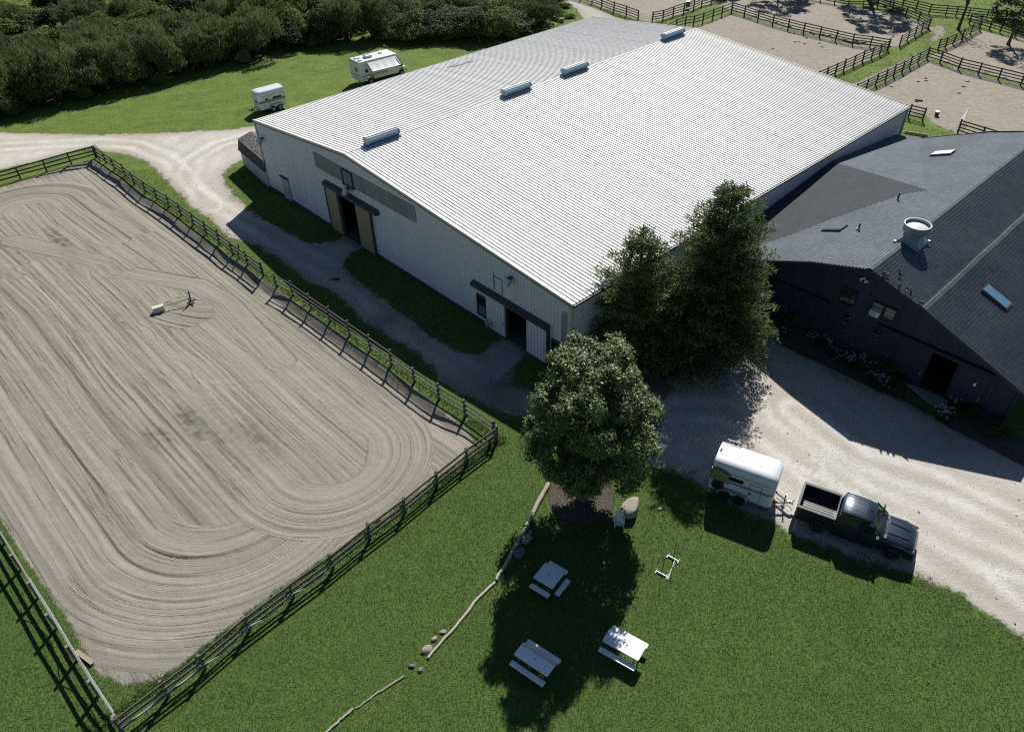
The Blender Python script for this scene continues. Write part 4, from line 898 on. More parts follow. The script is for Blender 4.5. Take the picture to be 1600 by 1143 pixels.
def ext(pts, n0=0, n1=0, step=2.44):
    p = [Vector((q[0], q[1])) for q in pts]
    for _ in range(n0): p.insert(0, p[0] + (p[0] - p[1]).normalized() * step)
    for _ in range(n1): p.append(p[-1] + (p[-1] - p[-2]).normalized() * step)
    return p
GA = 'fences round the sand arena'; GP = 'fences of the dirt paddocks'
F1 = P2([(776, 689), (731, 722), (683, 759.5), (632.5, 801), (578, 842), (521, 888), (459, 933), (391, 984), (321, 1044), (264, 1087), (192, 1142)])
fence('three-rail grey wood fence along the near end of the sand arena, beside the lawn', F1, 1.24, (1.14, .74, .36), M['fence_grey'], GA, side=1)
FA = P2([(771, 681), (727.5, 650), (686, 623.5), (648, 597.5), (612, 570), (579, 546.7), (546.7, 524), (516.5, 502.5), (487, 482), (458, 462), (433, 449)])
fence('three-rail grey fence on the long arena side, from the near corner to the gap', FA, 1.32, (1.20, .80, .42), M['fence_grey'], GA, side=1, rail=(.04, .10))
FB = P2([(411.7, 432), (388, 414), (364.5, 398), (343.5, 381), (323, 366), (303, 352), (283.6, 337), (265, 324), (246, 312.5), (228, 301), (211, 288), (196, 275), (180, 265), (166, 255), (152, 246)])
FBt = fence('dark three-rail fence on the long arena side past the gap, beside the sunny gravel lane', FB, 1.32, (1.22, .80, .40), M['fence_dark'], GA, side=1)
fence('dark three-rail fence across the far end of the sand arena, below the gravel track', ext(P2([(150, 247), (112, 257), (73, 268)]), 0, 5), 1.26, (1.16, .76, .38), M['fence_dark'], GA, side=-1)
F4 = [tuple(arena(-0.95 + 2.42 * k, 23.45 + .02 * k)) for k in range(1, 14)]; F4 = [tuple(G(190, 1139)[:2])] + F4
fence('three-rail grey fence with pale top boards on the far left side of the sand arena', F4, 1.24, (1.14, .74, .36), M['fence_pale'], GA, side=-1)
# braces at arena fence corners
def brace(p, q, w=.09): m = MB(); m.bar(p, q, w, w); return m
b0 = G(373, 403); m = brace((-.0, 0, 0), (.25, .1, 1.25)); o = m.build('brace_post', M['fence_dark'], FBt); o.location = b0 - FBt.location
b0 = G(157, 254); m = brace((0, 0, 0), (-.55, .75, 1.2)); o = m.build('brace_post', M['fence_dark'], FBt); o.location = b0 - FBt.location
Z4 = (1.36, 1.02, .68, .34); K = dict(mat=M['fence_black'], group=GP, post=(.14, .14), rail=(.045, .13), h=1.46, zs=Z4)
def paddock(label, pts, **kw): a = dict(K); a.update(kw); return fence(label, pts, a.pop('h'), a.pop('zs'), a.pop('mat'), a.pop('group'), **a)
paddock('black four-rail fence beside the gravel track behind the hall ridge, ending at a gap', ext(P2([(907, 1), (925, 6.4), (940, 11.7), (959, 19), (978.5, 25), (997, 32)]), 3), side=-1)
paddock('black four-rail fence behind the hall with a dark barrel hanging on it', ext(P2([(1019, 35), (1035.6, 32), (1051.6, 26), (1068, 21), (1083.6, 16), (1096, 10), (1111, 6), (1126, 0)]), 0, 4), side=1)
paddock('black three-rail fence on the left of the dirt paddock nearest the hall', P2([(1040, 55), (1056.6, 46), (1070, 42), (1083, 40.5), (1098, 36), (1113.6, 30), (1127.6, 25), (1143, 19)]), side=-1, zs=(1.36, .95, .5))
paddock('long black four-rail fence between the two dirt paddocks behind the hall', P2([(1143, 19), (1163, 25), (1184, 32), (1207, 39), (1231, 46), (1255, 52), (1280, 58), (1305, 64), (1331.6, 70), (1359, 73.6), (1386, 78)]), side=-1)
paddock('black four-rail fence on the left of the grass lane, closest to the hall roof', P2([(1387, 79), (1374, 86), (1361, 91.6), (1347.4, 97), (1333, 104), (1318, 111), (1304.5, 117), (1291, 123), (1276, 130)]), side=1)
paddock('black four-rail fence along the upper edge of the shaded paddock, ending at the lane corner', ext(P2([(1303.6, 6), (1325, 10), (1348, 10), (1370.6, 12), (1392, 19), (1414.7, 26), (1434, 34), (1450, 43.5)]), 3), side=-1)
paddock('short black four-rail fence closing the shaded paddock beside the grass lane', P2([(1450.5, 44.5), (1439.5, 50), (1429, 57), (1417, 64), (1405, 72.5)]), side=1)
paddock('farthest black four-rail fence along the top of the meadow behind the bare tree', ext(P2([(1390.6, 7), (1410, 12), (1430.4, 17), (1451, 22), (1476.7, 24.5), (1493, 26), (1512, 28)]), 4, 2), side=-1)
paddock('black four-rail fence under the leafy branches at the right edge, behind the bare tree', ext(P2([(1514, 37), (1530, 41), (1546, 46), (1562, 51)]), 0, 4), side=-1)
paddock('black four-rail fence on the right of the grass lane leading to the bare tree', P2([(1465, 79), (1476.6, 75), (1488.5, 70), (1502, 62), (1515.6, 54), (1530, 47)]), side=-1)
paddock('black four-rail fence between the worn grass lane and the sunlit dirt paddock', P2([(1336, 150), (1352, 142), (1368, 133.5), (1383, 127), (1396, 119.5), (1409, 113.5), (1421, 106), (1434, 99), (1448, 91)]), side=-1)
paddock('black four-rail fence across the head of the sunlit dirt paddock', ext(P2([(1448, 91.5), (1468.5, 98), (1497, 109), (1528, 117), (1559.5, 125)]), 0, 3, 2.6), side=-1)
paddock('short black four-rail fence piece at the back corner of the hall', P2([(1441, 189), (1419, 184), (1400, 179)]), side=1)
paddock('black four-rail fence between the stable roof and the sunlit dirt paddock', P2([(1496, 208), (1532, 219), (1568, 230), (1604, 242)]), side=-1)

# gates and odd pieces along the fences
def tube_gate(label, a, b, h, mat, n=5):
    T = thing('field_gate', label, 'gate', (a[0], a[1], 0)); d = Vector((b[0] - a[0], b[1] - a[1], 0))
    m = MB()
    for x in (0, 1): m.tube([d * x + Vector((0, 0, .15)), d * x + Vector((0, 0, h))], .025, 6)
    m.build('gate_stile', mat, T)
    for k in range(n): z = .18 + (h - .2) * k / (n - 1); m = MB(); m.tube([Vector((0, 0, z)), d + Vector((0, 0, z))], .02, 6); m.build('gate_bar', mat, T)
tube_gate('pale metal paddock gate swung open next to the stable roof', G(1494, 206)[:2], G(1507, 188)[:2], 1.35, M['galv'])
tube_gate('thin wire gate in the gap between black fences behind the hall', G(998.5, 33)[:2], G(1017, 36)[:2], 1.05, M['galv'], 4)
def hose(label, pts, r, mat, name='hose', cat='hose'):
    m = MB(); m.tube(pts, r, 8); tag(m.build(name, mat, None, True), label, cat)
def along(P, i0, i1, off, fn, n=40):
    q = []
    for k in range(n + 1):
        f = i0 + (i1 - i0) * k / n; i = min(int(f), len(P) - 2); a = Vector(P[i]); b = Vector(P[i + 1]); p = a.lerp(b, f - i); d = (b - a).normalized(); nn = Vector((-d.y, d.x)) * off; q.append(Vector((p.x + nn.x, p.y + nn.y, fn(f))))
    return q
hose('pale hose draped along the lower rails of the near arena fence', along(F1, 5.0, 9.98, .15, lambda f: .50 - .24 * abs(math.sin(math.pi * f)) + .16 * (1 if f > 8 else 0)), .024, M['hose'])
hose('white pipe lying along the rails of the left arena fence', along(F4, 0.1, 4.2, -.14, lambda f: 1.16 - .5 * abs(math.sin(math.pi * f * .5))), .018, M['hose'], 'pipe', 'pipe')
m = MB(); m.bar((0, 0, 0), (1.25, 0, 0.02), .2, .05); o = m.build('loose_board', M['old_board']); p = G(131, 1025, .07); o.location = G(119, 1016, .09); q = G(144, 1035, .09); o.rotation_euler = (0, 0, math.atan2(q.y - o.location.y, q.x - o.location.x)); tag(o, 'loose plank lying on the sand at the left arena fence', 'plank')
o = MB().bar((0, 0, .1), (2.3, 0, .1), .16, .3).build('timber_sleeper', M['old_board']); a = G(1413, 208); b = G(1444, 213); o.location = a; o.rotation_euler = (0, 0, math.atan2(b.y - a.y, b.x - a.x)); tag(o, 'timber sleeper lying between the back corner of the hall and the stable roof', 'timber')
# ================================================================== VEHICLES
def wheel(T, x, y, r, w, rimr, side, spokes=6, rim_mat=None, name='wheel'):
    rot = Euler((R(90) * -side, 0, 0)).to_matrix()          # axle along y, outer face towards side
    c = (x, y, r)
    m = MB(); m.lathe([(rimr, -w / 2), (r * .93, -w / 2), (r, -w * .32), (r, w * .32), (r * .93, w / 2), (rimr, w / 2), (rimr * .97, w * .3), (rimr * .97, -w * .3), (rimr, -w / 2)], 28, c, rot)
    t = m.build('tyre', M['rubber'], None, True); wh = t; wh.name = name; wh.parent = T
    m = MB(); m.lathe([(rimr * .97, w * .1), (rimr * .97, w * .42), (rimr * .86, w * .42), (rimr * .84, w * .12), (0, w * .12)], 24, c, rot)
    for k in range(spokes):
        a = 2 * math.pi * k / spokes; d = Vector((math.cos(a), math.sin(a), 0)); p = rot @ (d * rimr * .16 + Vector((0, 0, w * .34))) + Vector(c); q = rot @ (d * rimr * .9 + Vector((0, 0, w * .36))) + Vector(c); m.bar(p, q, rimr * .2, .05, rot @ Vector((0, 0, 1)))
    m.lathe([(0, w * .1), (rimr * .2, w * .1), (rimr * .2, w * .42), (0, w * .44)], 12, c, rot)
    m.build('rim', rim_mat or M['galv'], wh)
    return wh
def heading(p, q): return math.atan2(q.y - p.y, q.x - p.x)

def build_truck():
    r0 = G(1276.5, 821, .42); f0 = G(1392, 863, .42); rz = heading(r0, f0); lat = Vector((-math.sin(rz), math.cos(rz), 0))
    o = (r0 + lat * .88); o.z = 0
    T = thing('pickup_truck', 'black crew-cab pickup truck with an open empty bed, hitched to the white horse trailer', 'pickup truck', o, rz)
    WB = 3.66; Pn = M['truck_paint']; BP = M['black_plastic']
    def arch(cx, r=.50, n=9, z0=.46): return [(cx + r * math.cos(math.pi * k / (n - 1)), z0 - .06 + r * math.sin(math.pi * k / (n - 1))) for k in range(n)]
    # lower body with wheel arches cut in, as one shell of two side skins and a floor
    prof = [(-1.20, .62), (-1.16, .50), (-.54, .48)] + [(x, z) for x, z in reversed(arch(0, .52))] + [(.56, .44), (WB - .56, .44)] + [(x, z) for x, z in reversed(arch(WB, .52))] + [(WB + .56, .42), (WB + .86, .45), (WB + .95, .62), (WB + .95, .93), (WB + .30, 1.10), (2.55, 1.12), (.72, 1.12), (-1.20, 1.10)]
    m = MB(); m.prism(prof, -.995, -.80); m.prism(prof, .80, .995); m.build('body', Pn, T, True, .03, 2)
    m = MB(); m.box((1.7, 0, .62), (5.2, 1.62, .16)); m.build('underbody', BP, T)
    # hood and front end
    ring = lambda x, hw, zt, zb, cr: [Vector((x, y, z)) for y, z in ((-hw, zb), (-hw, zt - .16), (-hw + .05, zt - .07), (-hw + .18, zt), (-hw * .45, zt + cr), (0, zt + cr), (hw * .45, zt + cr), (hw - .18, zt), (hw - .05, zt - .07), (hw, zt - .16), (hw, zb))]
    m = MB(); m.loft([ring(2.75, .985, 1.24, .9, .03), ring(3.1, .985, 1.24, .9, .045), ring(3.7, .975, 1.20, .9, .05), ring(4.25, .95, 1.15, .85, .04), ring(4.48, .89, 1.08, .8, .02), ring(4.56, .83, .98, .72, .0)])
    m.build('hood', Pn, T, True)
    for s in (-1, 1):
        m = MB(); m.loft([[Vector((x, s * (y + dy), z + dz)) for dy, dz in ((-.12, -.02), (-.08, .03), (.08, .03), (.12, -.02))] for x, y, z in ((3.2, .36, 1.285), (3.6, .35, 1.27), (4.0, .33, 1.235), (4.25, .31, 1.195))]); m.build('hood_ridge', Pn, T, True)
    m = MB(); m.rbox((4.565, 0, .80), (.10, 1.30, .40), .04); m.build('grille', BP, T)
    for k in range(4): m = MB(); m.box((4.62, 0, .66 + .09 * k), (.03, 1.22, .03)); m.build('grille_bar', M['chrome'] if k == 3 else M['galv'], T)
    m = MB(); m.rbox((4.58, 0, .50), (.26, 1.96, .26), .1); m.build('front_bumper', BP, T, bevel=.03)
    for s in (-1, 1):
        m = MB(); m.loft([[Vector((x, s * y, z)) for z in (.76, .95)] + [Vector((x - .02, s * (y - .03), z)) for z in (.95, .76)] for x, y in ((4.60, .66), (4.56, .80), (4.44, .92), (4.25, .972))]); m.build('headlight', M['clear_lens'], T)
        m = MB(); m.box((-1.17, s * .93, .93), (.14, .15, .34)); m.build('tail_light', M['red_lens'], T)
        m = MB(); m.box((1.72, s * 1.0, .42), (2.1, .16, .06)); m.build('running_board', BP, T)
    m = MB(); m.rbox((-1.30, 0, .58), (.20, 1.96, .22), .07); m.build('rear_bumper', M['bumper'], T)
    # bed: floor with ribs, walls, rails, wheel tubs, tailgate
    m = MB(); m.box((-.24, 0, .78), (1.86, 1.64, .08)); bed = m.build('bed_floor', M['bedliner'], T)
    for k in range(9): m = MB(); m.box((-.24, -.68 + .17 * k, .83), (1.82, .07, .03)); m.build('bed_rib', M['bedliner'], bed)
    for s in (-1, 1):
        m = MB(); m.box((-.25, s * .905, 1.14), (1.92, .175, .50)); w = m.build('bed_side', Pn, T, bevel=.03)
        m = MB(); m.box((-.25, s * .905, 1.405), (1.94, .17, .035)); m.build('bed_rail_cap', M['rail_cap'], w, bevel=.01)
        for k in range(5): m = MB(); m.box((-.25, s * .812, .93 + .085 * k), (1.84, .02, .035)); m.build('liner_rib', M['bedliner'], w)
        m = MB(); m.rbox((0, s * .70, .92), (.95, .24, .22), .08); m.build('wheel_tub', M['bedliner'], bed)
    m = MB(); m.box((.70, 0, 1.13), (.06, 1.64, .56)); m.build('bed_front_wall', Pn, T)
    m = MB(); m.box((-1.19, 0, 1.10), (.085, 1.62, .60)); tg = m.build('tailgate', Pn, T, bevel=.02)
    m = MB(); m.box((-1.19, 0, 1.415), (.12, 1.66, .03)); m.build('tailgate_cap', M['rail_cap'], tg)
    m = MB(); m.box((-1.245, 0, 1.26), (.03, .3, .09)); m.build('handle', BP, tg)
    # cab: lower doors, glass house, roof
    for s in (-1, 1):
        for a, b, nm in ((.80, 1.82, 'rear_door'), (1.84, 2.92, 'front_door')):
            m = MB(); m.loft([[Vector((x, s * .955, .50)), Vector((x, s * 1.012, .62)), Vector((x, s * 1.012, 1.0)), Vector((x, s * .985, 1.24)), Vector((x, s * .94, 1.26)), Vector((x, s * .93, .50))] for x in (a + .01, b - .01)]); d = m.build(nm, Pn, T)
            m = MB(); m.box((a + .17, s * 1.025, 1.12), (.22, .03, .04)); m.build('handle', BP, d)
    zb, zt = 1.25, 1.90
    base = {'r': .74, 'f': 3.08, 'y': .945}; top = {'r': .90, 'f': 2.36, 'y': .76}
    m = MB(); rr = []
    for x, hw, z in ((.84, .74, zt - .05), (.93, .775, zt), (1.35, .79, zt + .03), (1.95, .785, zt + .025), (2.36, .755, zt - .015), (2.46, .725, zt - .08)):
        rr.append([Vector((x, y, zz)) for y, zz in ((-hw, z - .05), (-hw + .03, z - .01), (-hw + .12, z + .02), (0, z + .035), (hw - .12, z + .02), (hw - .03, z - .01), (hw, z - .05), (hw * .6, z - .06), (-hw * .6, z - .06))])
    m.loft(rr); roof = m.build('roof', M['truck_roof'], T, True)
    for y in (-.52, -.26, 0, .26, .52): m = MB(); m.loft([[Vector((x, y + a, z + b)) for a, b in ((-.045, -.015), (-.02, .016), (.02, .016), (.045, -.015))] for x, z in ((1.0, zt + .03), (1.5, zt + .055), (2.0, zt + .045))]); m.build('roof_rib', M['truck_roof'], roof, True)
    m = MB(); m.loft([[Vector((x, dy, z)) for dy in (-w, w)] + [Vector((x + .02, dy, z - .01)) for dy in (w, -w)] for x, w, z in ((2.30, .02, zt + .02), (2.22, .03, zt + .12), (2.14, .03, zt + .05))]); m.build('antenna_fin', BP, roof)
    for s in (-1, 1):
        def pillar(x0, x1, w): m = MB(); m.bar((x0, s * (base['y'] - .02), zb - .02), (x1, s * (top['y'] - .01), zt - .03), w, .07, (1, 0, 0)); m.build('pillar', Pn, T)
        pillar(base['f'] - .06, top['f'] + .04, .07); pillar(1.83, 1.77, .08); pillar(base['r'] + .08, top['r'] + .05, .10)
        for (a0, a1), (c0, c1), nm in (((.88, 1.78), (1.00, 1.73), 'rear_side_window'), ((1.87, 3.00), (1.81, 2.40), 'front_side_window')):
            m = MB(); y0, y1 = base['y'] - .025, top['y'] + .002; m.add([(a0, s * y0, zb), (a1, s * y0, zb), (c1, s * y1, zt - .05), (c0, s * y1, zt - .05), (a0, s * (y0 - .012), zb), (a1, s * (y0 - .012), zb), (c1, s * (y1 - .012), zt - .05), (c0, s * (y1 - .012), zt - .05)], [(0, 1, 2, 3), (7, 6, 5, 4), (0, 4, 5, 1), (1, 5, 6, 2), (2, 6, 7, 3), (3, 7, 4, 0)]); m.build(nm, M['glass_dark'] if nm[0] == 'r' else M['windscreen'], T)
        m = MB(); m.rbox((2.80, s * 1.16, 1.32), (.12, .26, .24), .03); mi = m.build('mirror', Pn, T, bevel=.02); m = MB(); m.bar((2.82, s * .96, 1.27), (2.81, s * 1.08, 1.30), .05, .05); m.build('mirror_arm', BP, mi); m = MB(); m.box((2.735, s * 1.16, 1.32), (.012, .2, .18)); m.build('mirror_glass', M['chrome'], mi)
    def pane(nm, x0, x1, y0, y1, mat): m = MB(); m.loft([[Vector((x0 + dx * (1 - (y / y0 if y0 else 0) ** 2) * 0, y * 1.0, zb)) for y in (-y0, y0)] + [Vector((x1, y, zt - .05)) for y in (y1, -y1)]] + [[Vector((x0 - .012, y, zb)) for y in (-y0, y0)] + [Vector((x1 - .012, y, zt - .05)) for y in (y1, -y1)]]); m.build(nm, mat, T)
    dx = 0
    pane('windscreen', 3.10, 2.42, .88, .71, M['windscreen']); pane('rear_window', .76, .92, .86, .70, M['glass_dark'])
    m = MB(); m.box((1.75, 0, .98), (2.1, 1.72, .06)); cab = m.build('cab_floor', BP, T)
    m = MB(); m.rbox((2.86, 0, 1.14), (.42, 1.68, .20), .08); m.build('dashboard', M['dash'], T, bevel=.03)
    for s in (-1, 1):
        m = MB(); m.rbox((2.10, s * .42, 1.12), (.52, .52, .16), .06); st = m.build('seat', M['seat'], T, bevel=.03); m = MB(); m.rbox((1.83, s * .42, 1.42), (.16, .5, .56), .05, Euler((0, R(-14), 0)).to_matrix()); m.build('seat_back', M['seat'], st, bevel=.03); m = MB(); m.rbox((1.77, s * .42, 1.74), (.1, .26, .16), .03); m.build('headrest', M['seat'], st, bevel=.03)
    m = MB(); rot = Euler((0, R(-62), 0)).to_matrix(); cc = Vector((2.58, .42, 1.30)); m.tube([cc + rot @ Vector((.19 * math.cos(a), .19 * math.sin(a), 0)) for a in np.linspace(0, 2 * math.pi, 20)], .018, 6); m.build('steering_wheel', M['dash'], T)
    m = MB(); 
    for y0 in (-.35, .3): m.bar((3.13, y0, 1.275), (2.98, y0 + .55, 1.39), .02, .02)
    m.build('wiper', BP, T)
    m = MB(); m.rbox((3.10, 0, 1.245), (.16, 1.7, .05), .04); m.build('cowl', BP, T)
    for x in (0, WB):
        for s in (-1, 1): wheel(T, x, s * .865, .42, .29, .26, s, 6, M['dark_rim'])
    m = MB(); m.tube([(-1.3, 0, .48), (-1.52, 0, .48)], .035, 6); m.lathe([(.02, .48), (.05, .52), (.05, .57), (0, .60)], 10, (-1.5, 0, 0)); m.build('tow_ball', M['galv'], T)
    return T, o, rz
M['bumper'] = simple('dull_chrome_bumper', (0.12, 0.125, 0.13), 0.5, 0.4, var=0.1)
M['rail_cap'] = simple('worn_bed_rail', (0.055, 0.058, 0.062), 0.6, 0.0, var=0.2)
M['dash'] = simple('dark_dashboard', (0.05, 0.05, 0.052), 0.6, var=0.15)
M['dark_rim'] = simple('dark_alloy', (0.06, 0.065, 0.07), 0.35, 0.5, var=0.1)
M['truck_roof'] = M['truck_paint']
TRUCK, TRUCK_O, TRUCK_RZ = build_truck()

def build_trailer(label, o, rz, vis, near_truck, stripe, group=None):
    """two-horse bumper-pull trailer; x forward, origin between its axles; vis = +1/-1, the side turned to the yard"""
    T = thing('horse_trailer', label, 'horse trailer', o, rz, group); TW = M['trailer_white']
    L0, L1, hw, zb, zs, zr = (-1.32, 2.08, .93, .46, 2.08, 2.58) if near_truck else (-1.32, 2.02, .92, .46, 2.02, 2.52)
    def ring(x, k, zr_, top=1.0):
        y = hw * k; q = [(-y, zb), (-y, zs * top)]
        for a in np.linspace(180, 0, 13)[1:-1]: q.append((y * math.copysign(abs(math.cos(R(a))) ** .42, math.cos(R(a))), zs * top + (zr_ - zs * top) * math.sin(R(a)) ** .75))
        q += [(y, zs * top), (y, zb)]; return [Vector((x, a, b)) for a, b in q]
    xs = [(L0, 1, zr), (L0 + .05, 1, zr), (.6, 1, zr), (L1 - .57, 1, zr), (L1 - .30, .99, zr - .02), (L1 - .14, .94, zr - .08), (L1 - .04, .86, zr - .17), (L1, .74, zr - .30)]
    m = MB(); m.loft([ring(x, k, z, 1 if z > zr - .1 else .97) for x, k, z in xs]); m.build('body', TW, T, True)
    # roof skin sits over the body
    rr = []
    for x, k, z in xs[:-1]:
        y = hw * k; top = 1 if z > zr - .1 else .97; q = []
        for a in np.linspace(165, 15, 13): q.append(Vector((x, (y + .012) * math.copysign(abs(math.cos(R(a))) ** .42, math.cos(R(a))), zs * top + (z + .014 - zs * top) * math.sin(R(a)) ** .75)))
        rr.append(q)
    m = MB(); m.loft(rr, False, False); m.build('roof', TW, T, True)
    m = MB(); m.box((L0 - .015, 0, 1.2), (.05, hw * 1.9, 1.5)); 
    m.build('rear_ramp', TW, T, bevel=.02)
    m = MB(); m.box((.35, 0, zb - .03), (3.0, 1.6, .10)); m.build('chassis', M['black_plastic'], T)
    for s in (-1, 1):
        for z in (1.42, 1.33) if near_truck else (1.30,):
            m = MB(); pts = [(L0 + .02, s * (hw + .006)), (L1 - .52, s * (hw + .006)), (L1 - .30, s * (hw * .99 + .006)), (L1 - .14, s * (hw * .94 + .006)), (L1 - .04, s * (hw * .86 + .006))]
            h = .022 if near_truck else .13
            m.loft([[Vector((x, y, z - h)), Vector((x, y + s * .006, z - h)), Vector((x, y + s * .006, z + h)), Vector((x, y, z + h))] for x, y in pts]); m.build('stripe', stripe, T)
        m = MB(); pts = [(L0 + .02, s * (hw + .004)), (L1 - .52, s * (hw + .004)), (L1 - .30, s * (hw * .99 + .004))]
        m.loft([[Vector((x, y, zs - .08)), Vector((x, y + s * .015, zs - .08)), Vector((x, y + s * .015, zs - .05)), Vector((x, y, zs - .05))] for x, y in pts]); m.build('drip_rail', M['fender_grey'], T)
        # side window band
        wins = ((-.50, .42, 1.56, 1.82),) if near_truck else ((-.85, .25, 1.42, 1.66), (.82, 1.18, 1.44, 1.64))
        for a, b, z0, z1 in wins:
            r_ = .07; q = []
            for cx, cz, a0 in ((b - r_, z1 - r_, 0), (a + r_, z1 - r_, 90), (a + r_, z0 + r_, 180), (b - r_, z0 + r_, 270)):
                for k in range(4): q.append((cx + r_ * math.cos(R(a0 + 30 * k)), cz + r_ * math.sin(R(a0 + 30 * k))))
            m = MB(); m.prism(q, s * (hw - .01), s * (hw + .02)); m.build('window', M['glass_dark'], T)
        # walk-in door outline
        m = MB(); a, b = (.78, 1.42) if near_truck else (.68, 1.32)
        for x in (a, b): m.box((x, s * (hw + .008), 1.15), (.018, .02, 1.26))
        m.box(((a + b) / 2, s * (hw + .008), 1.79), (b - a, .02, .018)); m.box(((a + b) / 2, s * (hw + .0085), zb + .06), (b - a, .02, .018)); d = m.build('door', M['door_seam'], T)
        m = MB(); m.box((a + .1, s * (hw + .03), 1.08), (.16, .05, .06)); m.build('handle', M['black_plastic'], d)
        for x, z in ((a - .12, .85), (a + .32, .92), (b + .14, .80), (-.3, .9)): m = MB(); m.box((x, s * (hw + .012), z), (.05, .03, .04)); m.build('marker_light', M['amber_lens'], T)
        # fenders and wheels
        q = [(-.82, .44)] + [(-.40 + .42 * math.cos(R(a)), .50 + .40 * math.sin(R(a))) for a in (180, 150, 120, 95)] + [(.42 + .42 * math.cos(R(a)), .50 + .40 * math.sin(R(a))) for a in (85, 60, 30, 0)] + [(.84, .44), (.78, .44)] + [(.42 + .36 * math.cos(R(a)), .50 + .34 * math.sin(R(a))) for a in (0, 30, 60, 85)] + [(-.40 + .36 * math.cos(R(a)), .50 + .34 * math.sin(R(a))) for a in (95, 120, 150, 180)] + [(-.76, .44)]
        m = MB(); m.prism(q, s * (hw - .02), s * (hw + .22)); m.build('fender', M['fender_grey'], T)
        for x in (-.40, .42): wheel(T, x, s * (hw + .10), .33, .2, .20, s, 5, M['dark_rim'] if near_truck else M['galv'])
        # rear top doors folded back against the sides
        if near_truck:
            m = MB(); q = [(L0 + .02, 1.38), (L0 + .98, 1.38), (L0 + .98, 2.02), (L0 + .30, 2.24), (L0 + .10, 2.18), (L0 + .02, 1.98)]
            m.prism(q, s * (hw + .10), s * (hw + .15)); d = m.build('rear_top_door', M['khaki'] if s == vis else TW, T); d['label'] = 'khaki-lined rear top door folded back' if s == vis else 'white rear top door folded back'
            m = MB(); pts = [Vector((x, s * (hw + .125), z)) for x, z in q + q[:1]]; m.tube(pts, .03, 6); m.build('door_edge', M['black_plastic'], d)
            m = MB(); m.box((L0 + .5, s * (hw + .03), 1.3), (.06, .14, .06)); m.build('door_stay', M['black_plastic'], d)
        m = MB(); m.box((L0 - .03, s * .74, .85), (.05, .12, .24)); m.build('tail_light', M['red_lens'], T)
    if near_truck:
        wheel(T, L0 + .46, vis * (hw + .10), .33, .18, .19, vis, 5, M['black_plastic'], 'spare_wheel').location = (0, 0, .66)
        m = MB(); m.tube([(L0 + .15, -vis * (hw - .25), 2.50), (L0 + .22, -vis * (hw - .1), 2.74), (L0 + .95, -vis * (hw - .1), 2.74), (L0 + .95, -vis * (hw - .2), 2.48)], .025, 8); m.build('roof_rail', M['galv'], T)
        m = MB()
        for k in range(3): m.lathe([(.05, 0), (.06, .03), (0, .05)], 8, (L0 + .12, .12 - .10 * k, zr + .0))
        m.build('roof_lamp', M['black_plastic'], T)
    else:
        m = MB(); m.box((L1 - .02, .3, 1.35), (.12, .35, .3)); m.build('nose_box', M['black_plastic'], T)
    # drawbar
    for s in (-1, 1): m = MB(); m.bar((1.70, s * .62, .47), (2.85, 0, .47), .08, .09); m.build('drawbar', M['black_plastic'], T)
    m = MB(); m.tube([(2.62, .0, .10), (2.62, .0, .95)], .035, 8); m.box((2.62, 0, .97), (.12, .04, .03)); m.tube([(2.62, 0, .93), (2.62, .22, .95)], .015, 6); m.lathe([(.12, 0), (.10, .04), (.04, .08)], 10, (2.62, 0, .05)); m.build('jack', M['galv'], T)
    m = MB(); m.rbox((2.92, 0, .50), (.30, .12, .12), .03); m.box((2.92, .0, .58), (.12, .06, .06)); m.build('coupler', M['galv'], T)
    return T
M['door_seam'] = simple('dark_door_seam', (0.05, 0.055, 0.06), 0.6)
a = G(1131.5, 770.5, .33); b = G(1154, 779.5, .33); c = (a + b) / 2; hd = heading(c, TRUCK_O + Vector((math.cos(TRUCK_RZ), math.sin(TRUCK_RZ), 0)) * -1.5); lat = Vector((-math.sin(hd), math.cos(hd), 0)); c = c + lat * .93; c.z = 0
hd = heading(c, TRUCK_O + Vector((math.cos(TRUCK_RZ), math.sin(TRUCK_RZ), 0)) * -1.5)
c = c + Vector((math.cos(hd), math.sin(hd), 0)) * .28
build_trailer('white two-horse trailer hitched behind the black pickup, khaki rear door folded open', c, hd, -1, True, M['black_stripe'], 'horse trailers')
a = G(427, 170, .33); b = G(438, 167, .33); rz2 = heading(b, a); c = (a + b) / 2; lat = Vector((-math.sin(rz2), math.cos(rz2), 0)); c = c - lat * .93; c.z = 0
build_trailer('white horse trailer with a grey stripe parked on the field grass by the hall roof', c, rz2 + R(0), 1, False, M['grey_stripe'], 'horse trailers')
hose('black safety chain and cable hanging between trailer and pickup', [TRUCK_O + Matrix.Rotation(TRUCK_RZ, 3, 'Z') @ Vector(p) for p in ((-1.38, .25, .5), (-1.6, .35, .2), (-1.9, .3, .08), (-2.2, .15, .25), (-2.35, .05, .45))], .018, M['black_plastic'], 'trailer_cable', 'cable')

